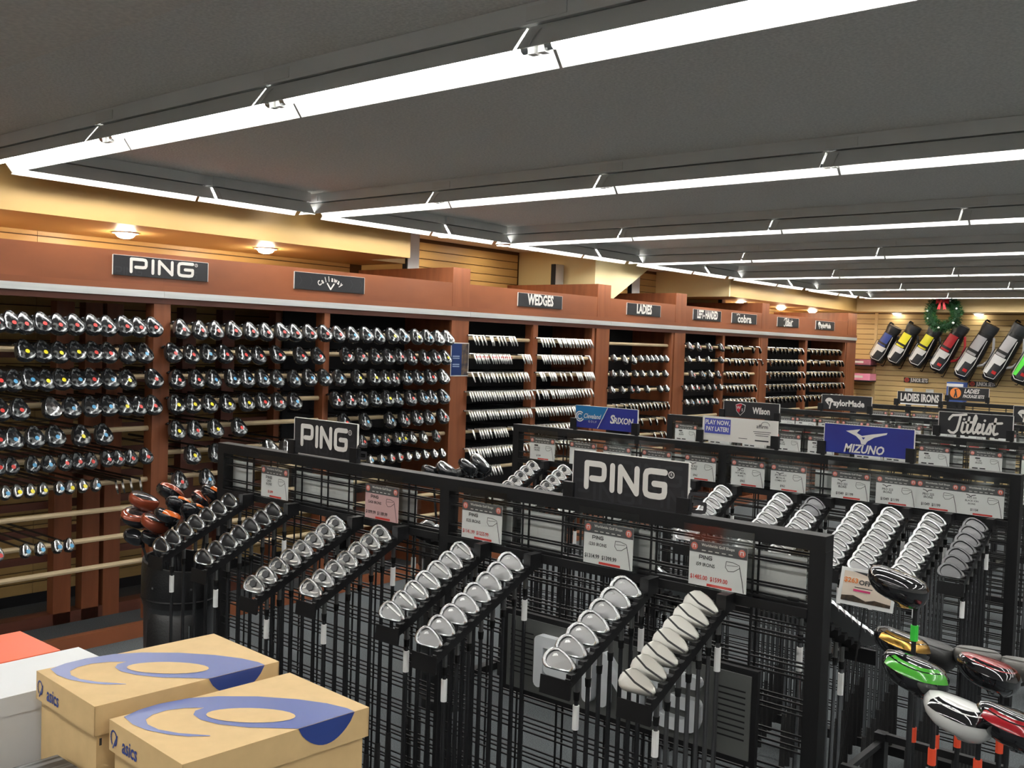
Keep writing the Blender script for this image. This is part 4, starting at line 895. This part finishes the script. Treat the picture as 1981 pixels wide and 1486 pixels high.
part('offer_price', MB().text('$263', 0.0165, lambda a, c: (a, -0.003, c), -0.040, 0.062, bold=0.03), mat('orange_ink', srgb(230, 130, 60), 0.5), t)
part('offer_text', MB().text('OFF', 0.0165, lambda a, c: (a, -0.003, c), -0.007, 0.060, bold=0.03).rect(-0.03, 0.012, 0.046, 0.048, lambda a, c: (a, -0.003, c)), ink, t)
part('offer_line', MB().rect(-0.032, 0.008, 0.037, 0.042, lambda a, c: (a, -0.003, c)), mat('magenta_ink', srgb(214, 60, 120), 0.5), t)
part('wire_stem', MB().tube((0, 0.004, 0.01), (0, 0.004, -0.45), 0.002, n=5), blk, t)

# ------------------------------------------------------------------ shoe boxes in the foreground
t = thing('display_counter', 'dark counter under the stacked shoe boxes', 'counter', (-1.9, 0.9, 0))
wbox('top', dark_m, t, -2.45, -1.275, 0.45, 0.99, 0.965, 1.0); wbox('plinth', dark_m, t, -2.4, -1.32, 0.5, 0.95, 0.0, 0.965)
TR = [(625, 541), (700, 506), (800, 476), (950, 447), (1100, 437), (1300, 438), (1500, 452), (1650, 473), (1750, 497), (1782, 511), (1500, 599), (1400, 598), (1250, 595), (1100, 578), (1010, 555), (975, 530), (985, 510), (1030, 495),
      (930, 497), (840, 508), (770, 530), (735, 555), (745, 580), (800, 605), (900, 623), (1060, 635), (1060, 638), (950, 640), (850, 630), (740, 608), (670, 580)]
def unproj(px, py, z):
    v = RM @ Vector(((px - 990.5) / 1929.15, -(py - 743) / 1929.15, -1.0)); k = (z - CAM_H) / v.z; return v.x * k, v.y * k
def shoe_box(cx, cy, w, l, top, h, rz, label, dx=0.0, dy=0.0):
    t = thing('shoe_box', label, 'shoe box', (cx, cy, top - h), (0, 0, rz), 'kraft shoe boxes')
    part('body', MB().box(-w / 2 + .007, w / 2 - .007, -l / 2 + .007, l / 2 - .007, 0, h - 0.004), card_b, t)
    ld = MB().box(-w / 2, w / 2, -l / 2, l / 2, h - 0.003, h); e = 0.05
    ld.box(-w / 2, -w / 2 + 0.002, -l / 2, l / 2, h - e, h - .003).box(w / 2 - 0.002, w / 2, -l / 2, l / 2, h - e, h - .003).box(-w / 2, w / 2, -l / 2, -l / 2 + 0.002, h - e, h - .003).box(-w / 2, w / 2, l / 2 - 0.002, l / 2, h - e, h - .003)
    lid = part('lid', ld, card_b, t)
    # swirl print: flat artwork on the lid, part of it folding over the long side
    b0 = (-1.381, 0.977, -R_(3.2)); pts = []
    for x, y in TR:
        X, Y = unproj(x / 2.607, 1180 + y / 2.607, 1.2); q = Matrix.Rotation(-b0[2], 2) @ Vector((X - b0[0], Y - b0[1])); pts.append((q.x / 0.236 * w, q.y / 0.345 * l))
    pts = [(min(a, w / 2), c) for a, c in pts]
    pts[9] = (w / 2, pts[9][1]); pts[10] = (w / 2, pts[10][1])
    part('swirl_print', MB().flat(pts, lambda a, c: (a, c, h + 0.0006)), asics_t, lid)
    ex, ey = unproj(1265 / 2.607, 1180 + 535 / 2.607, 1.2); q = Matrix.Rotation(-b0[2], 2) @ Vector((ex - b0[0], ey - b0[1])); ex, ey = q.x / 0.236 * w, q.y / 0.345 * l
    el = []
    for i in range(24):
        a = 2 * math.pi * i / 24; X, Y = unproj((1265 + 226 * math.cos(a)) / 2.607, 1180 + (535 + 37 * math.sin(a) + 4 * math.cos(a)) / 2.607, 1.2); q = Matrix.Rotation(-b0[2], 2) @ Vector((X - b0[0], Y - b0[1])); el.append((q.x / 0.236 * w, q.y / 0.345 * l))
    part('swirl_eye', MB().flat(el, lambda a, c: (a, c, h + 0.0011)), card_b, lid)
    y0, y1 = pts[10][1], pts[9][1]; n = 14
    part('swirl_fold', MB().flat([(y1, h)] + [(y1 + (y0 - y1) * i / n, h - 0.040 * math.sin(math.pi * i / n) ** 0.7) for i in range(1, n)] + [(y0, h)], lambda a, c: (w / 2 + 0.0006, a, c)), asics_b, lid)
    tx = MB(); ff = lambda a, c: (a, -l / 2 - 0.0008, c)
    tx.text('asics', 0.034, ff, -w / 2 + 0.072, h - 0.030, bold=0.02, shear=0.1, xs=0.8)
    tx.stroke([(-w / 2 + 0.018 + 0.011 * math.cos(R_(a)) * (1 - a / 900), h - 0.026 + 0.012 * math.sin(R_(a))) for a in range(-60, 260, 20)], 0.003, ff, 5); tx.stroke([(-w / 2 + 0.016, h - 0.042), (-w / 2 + 0.030, h - 0.020)], 0.003, ff, 5)
    part('word_print', tx, asics_b, lid)
    part('finger_slot', MB().box(w / 2 - 0.0072, w / 2 - 0.0066, -l / 2 + 0.012, -l / 2 + 0.016, h - 0.07, h - 0.058), ink, t)
shoe_box(-1.646, 0.984, 0.236, 0.352, 1.215, 0.215, -R_(3.2), 'kraft shoe box with blue swirl lid, the rear one of two')
shoe_box(-1.381, 0.977, 0.236, 0.345, 1.20, 0.20, -R_(3.2), 'kraft shoe box with blue swirl lid, nearest the viewer')
def plain_box(x0, x1, y0, y1, z0, z1, m, label, lidm=None, rz=0.0):
    t = thing('shoe_box', label, 'shoe box', ((x0 + x1) / 2, (y0 + y1) / 2, z0), (0, 0, rz), 'plain shoe boxes'); w, l, h = x1 - x0, y1 - y0, z1 - z0
    part('body', MB().box(-w / 2 + .003, w / 2 - .003, -l / 2 + .003, l / 2 - .003, 0, h - 0.004), m, t)
    b = MB().box(-w / 2, w / 2, -l / 2, l / 2, h - 0.035, h); part('lid', b, lidm or m, t)
wb = mat('white_card', (0.72, 0.73, 0.74), 0.5); ob_ = mat('orange_card', srgb(238, 104, 66), 0.5); gb = mat('grey_card', srgb(120, 122, 124), 0.5)
bb = mat('black_ribbed_card', (0.02, 0.02, 0.022), 0.35, col2=(0.16, 0.165, 0.17), scale=7, stretch=(14, 1, 1), thr=(0.42, 0.58))
plain_box(-1.99, -1.80, 0.68, 1.0, 1.0, 1.17, wb, 'plain white shoe box left of the rear kraft box')
plain_box(-2.18, -1.996, 0.70, 0.965, 1.0, 1.17, ob_, 'orange shoe box beside the plain white one')
plain_box(-2.40, -2.07, 0.45, 0.67, 1.0, 1.14, gb, 'grey shoe box between the white and the black ones')
plain_box(-2.06, -1.79, 0.47, 0.675, 1.0, 1.10, bb, 'black ribbed shoe box at the left picture edge')
plain_box(-1.66, -1.40, 0.50, 0.800, 1.0, 1.10, bb, 'black ribbed shoe box at the bottom edge')

# ------------------------------------------------------------------ things on the far wall
def wall_bag(x, z, L, tilt, col, accent, label):
    t = thing('stand_bag', label, 'golf bag', (x, 14.83, z), (0, R_(tilt), 0), 'stand bags hanging on the far wall'); n = 20
    rr = 0.115 * (0.75 + 0.25 * L / 0.8)
    ring = lambda r, q, zz: [(r * math.cos(2 * math.pi * i / n), q * math.sin(2 * math.pi * i / n), zz) for i in range(n)]
    body = [(0.78, -0.5), (0.95, -0.47), (1.05, -0.3), (1.02, 0.0), (0.92, 0.22), (0.86, 0.38)]
    part('body', MB().rings([ring(rr * a, rr * 0.85 * a, c * L) for a, c in body]), leather, t, smooth=True)
    part('collar', MB().rings([ring(rr * .88, rr * .8, 0.34 * L), ring(rr * .98, rr * .88, 0.42 * L), ring(rr * .95, rr * .86, 0.5 * L), ring(rr * .8, rr * .7, 0.49 * L)]), leather2, t, smooth=True)
    def patch(nm, m, v0, v1, fa, off=0.012, k=8):
        b = MB(); rows = []
        for j in range(k + 1):
            v = v0 + (v1 - v0) * j / k; a0, a1 = fa(j / k); rows.append([((rr * 1.03 + off) * math.cos(a0 + (a1 - a0) * i / 8), (rr * 0.9 + off) * math.sin(a0 + (a1 - a0) * i / 8), v * L) for i in range(9)])
        b.rings(rows, False, False, closed=False); part(nm, b, m, t, smooth='all')
    W0 = -math.pi / 2
    patch('upper_panel', col, -0.06, 0.28, lambda u: (W0 - 0.75 + 0.2 * u, W0 + 0.35 + 0.15 * u))
    patch('white_panel', accent, -0.40, -0.07, lambda u: (W0 - 0.85, W0 + 0.1 + 0.5 * u), 0.013)
    patch('lower_pocket', leather2, -0.42, -0.20, lambda u: (W0 - 0.35 + 0.15 * u, W0 + 0.75), 0.022)
    patch('side_pocket', leather, -0.40, 0.0, lambda u: (W0 - 1.5, W0 - 0.95), 0.03)
    patch('diagonal_band', mat('bag_band', (0.015, 0.015, 0.016), 0.5), -0.02, 0.03, lambda u: (W0 - 0.8, W0 + 0.42), 0.017, 2)
    patch('logo_patch', red_badge if L > 0.7 else leather2, -0.36, -0.31, lambda u: (W0 + 0.0, W0 + 0.4), 0.026, 2)
    b = MB()
    a_ = [W0 - 0.9, W0 - 0.95, W0 - 0.85, W0 - 0.3, W0 + 0.5, W0 + 0.72, W0 + 0.6]; v_ = [0.0, -0.25, -0.40, -0.45, -0.43, -0.2, 0.25]
    b.path([((rr * 1.03 + .02) * math.cos(a), (rr * .9 + .02) * math.sin(a), v * L) for a, v in zip(a_, v_)], 0.005, 5); part('piping', b, mat('bag_piping', (0.6, 0.6, 0.58), 0.5), t)
    part('strap', MB().path([(rr * 1.0, -0.02, 0.33 * L), (rr * 1.7, -0.04, 0.15 * L), (rr * 1.85, -0.03, -0.02 * L), (rr * 1.5, -0.02, -0.14 * L), (rr * 0.95, -0.01, -0.2 * L)], 0.018, 6), col if L > 0.7 else leather, t, smooth=True)
    for s in (-1, 1): part('leg', MB().path([(rr * 0.5 * s + 0.03, 0.06, 0.3 * L), (rr * 0.5 * s + 0.05, 0.085, -0.55 * L), (rr * 0.5 * s + 0.02, 0.085, -0.56 * L)], 0.006, 5), blk, t)
    part('top_handle', MB().path([(-rr * 0.9, 0, 0.46 * L), (-rr * 0.8, -0.01, 0.54 * L), (-rr * 0.3, -0.01, 0.53 * L)], 0.012, 5), blk_pl, t)
bl = mat('bag_blue', srgb(50, 70, 140), 0.5); yl = mat('bag_yellow', srgb(226, 216, 50), 0.5); rd = mat('bag_red', srgb(180, 36, 44), 0.5); gy = mat('bag_silver', srgb(168, 166, 168), 0.5); gn = mat('bag_green', srgb(90, 230, 70), 0.5); wt = mat('bag_white', (0.66, 0.66, 0.65), 0.5)
for x, z, L, col, ac, lab in [(-5.27, 2.0, 0.58, bl, wt, 'small black and blue stand bag, leftmost on the far wall'), (-5.0, 1.995, 0.63, yl, wt, 'yellow stand bag next to the blue one'), (-4.69, 1.975, 0.63, yl, wt, 'yellow stand bag next to the red one'),
        (-4.37, 1.96, 0.74, rd, wt, 'red stand bag under the wreath'), (-4.01, 1.925, 0.84, gy, wt, 'silver stand bag right of the red one'), (-3.63, 1.915, 0.86, gy, wt, 'silver stand bag farthest right but one'), (-3.26, 1.90, 0.86, gn, gn, 'green stand bag cut by the right picture edge')]:
    wall_bag(x, z, L, 27, col, ac, lab)
# wreath
t = thing('christmas_wreath', 'green wreath with a red bow on the far soffit', 'wreath', (-4.35, 14.42, 2.435)); b = MB(); rnd = random.Random(3)
for i in range(3200):
    a = rnd.uniform(0, 2 * math.pi); q = rnd.uniform(0, 2 * math.pi); r0 = 0.185; tr = 0.072 * math.sqrt(rnd.random())
    c = Vector(((r0 + tr * math.cos(q)) * math.cos(a), tr * math.sin(q) * 0.8, (r0 + tr * math.cos(q)) * math.sin(a)))
    d = Vector((math.cos(q) * math.cos(a) + rnd.uniform(-.5, .5), math.sin(q) + rnd.uniform(-.5, .3), math.cos(q) * math.sin(a) + rnd.uniform(-.5, .5))).normalized() * rnd.uniform(0.025, 0.05)
    w = d.cross(Vector((rnd.random(), rnd.random(), rnd.random()))).normalized() * 0.0055; b.add([c - w, c + w, c + d], [(0, 1, 2)])
part('needles', b, mat('fir_needles', srgb(36, 92, 44), 0.6, var=0.4, scale=40), t)['kind'] = 'stuff'
part('hoop', MB().path([(0.185 * math.cos(a * math.pi / 12), 0, 0.185 * math.sin(a * math.pi / 12)) for a in range(25)], 0.045, 6), mat('fir_core', srgb(24, 60, 30), 0.8), t)
bow = mat('red_ribbon', srgb(196, 30, 40), 0.45)
for s in (-1, 1):
    part('bow_loop', MB().rings([[(s * (0.01 + 0.075 * u), -0.07 - 0.025 * math.sin(math.pi * u) + dy, 0.17 + h * (0.25 + 0.9 * u)) for h, dy in ((-0.035, 0), (0.035, 0), (0.035, 0.02), (-0.035, 0.02))] for u in (0, 0.3, 0.6, 0.85, 1.0)]), bow, t, smooth='all', recalc=True)
    part('bow_tail', MB().prism([(s * 0.005, 0.17), (s * 0.035, 0.17), (s * 0.06, 0.05), (s * 0.04, 0.065), (s * 0.022, 0.05)], lambda a, c, d: (a, d, c), -0.085, -0.080), bow, t, recalc=True)
part('bow_knot', MB().box(-0.018, 0.018, -0.10, -0.06, 0.15, 0.19), bow, t)
for k, (a, s) in enumerate([(-100, 0.016), (-40, 0.018), (20, 0.014), (60, 0.012), (170, 0.013), (200, 0.012)]):
    c = Vector((0.2 * math.cos(R_(a)), -0.06, 0.2 * math.sin(R_(a)))); bm = bmesh.new(); bmesh.ops.create_icosphere(bm, subdivisions=2, radius=s); me = bpy.data.meshes.new('ornament'); bm.to_mesh(me); bm.free(); me.materials.append(wt); link('ornament', me, t, c)
# small signs and packs on the far wall
for k, (x, z) in enumerate([(-4.853, 1.445), (-3.945, 1.435)]):
    t = sign('wall_sign', 'black JUNIOR SETS sign, %s one on the far wall' % ('left', 'right')[k], (x, 14.975, z), 0.345, 0.072, 0, sign_bk, 'JUNIOR SETS signs', clips=False, edge=False)
    let(t, MB().text('JUNIOR SETS', 0.075, g2, 0.045, 0.035, bold=0.04, xs=0.56)); part('disc', MB().disc(-0.13, 0.036, 0.033, g1, 18), mat('sunset_print', srgb(200, 70, 50), 0.5), t)
    part('golfer_figures', MB().stroke([(-0.145, 0.05), (-0.145, 0.015)], 0.008, g2, 5).stroke([(-0.13, 0.055), (-0.13, 0.012)], 0.008, g2, 5).stroke([(-0.115, 0.05), (-0.115, 0.015)], 0.008, g2, 5), ink, t)
def pack(x0, x1, z0, z1, d, m, label, stripe):
    t = thing('club_set_box', label, 'box', ((x0 + x1) / 2, 14.98 - d / 2, z0), group='boxes on the far wall'); w, h = x1 - x0, z1 - z0
    part('carton', MB().box(-w / 2, w / 2, -d / 2, d / 2, 0, h), m, t); part('print', MB().rect(-w * .4, w * .2, h * .35, h * .7, lambda a, c: (a, -d / 2 - 0.001, c)), stripe, t); part('shelf_bracket', MB().box(-w / 2, w / 2, -d / 2, d / 2, -0.02, 0), blk, t)
pack(-5.80, -5.44, 1.68, 1.76, 0.25, mat('carton_charcoal', srgb(60, 62, 68), 0.5, col2=srgb(190, 110, 130), scale=6), 'charcoal and pink box on a far wall bracket', sign_wh)
pack(-5.80, -5.44, 1.45, 1.55, 0.25, mat('carton_pink', srgb(238, 150, 180), 0.5), 'pink box on the lower far wall bracket', sign_wh)
t = thing('display_box', 'blue and white box behind the ladies package sign', 'box', (-4.2, 14.7, 1.22)); part('carton', MB().box(-0.11, 0.11, -0.1, 0.1, 0, 0.27), mat('carton_blue', srgb(60, 90, 160), 0.5), t); part('white_band', MB().rect(-0.11, 0.11, 0.21, 0.25, lambda a, c: (a, -0.101, c)), paper, t); part('stand', MB().box(-0.1, 0.1, -0.09, 0.09, -1.22, 0), dark_m, t)
for k, x in enumerate((-4.95, -4.65, -4.3)):
    t = thing('label_holder', 'small clear label holder on the far wall, %s from left' % ordn(k), 'label holder', (x, 14.975, 1.28), group='clear label holders'); part('sleeve', MB().box(-0.06, 0.06, -0.02, -0.004, 0, 0.09), acry, t); part('insert', MB().box(-0.055, 0.055, -0.004, -0.002, 0.0, 0.08), paper, t)
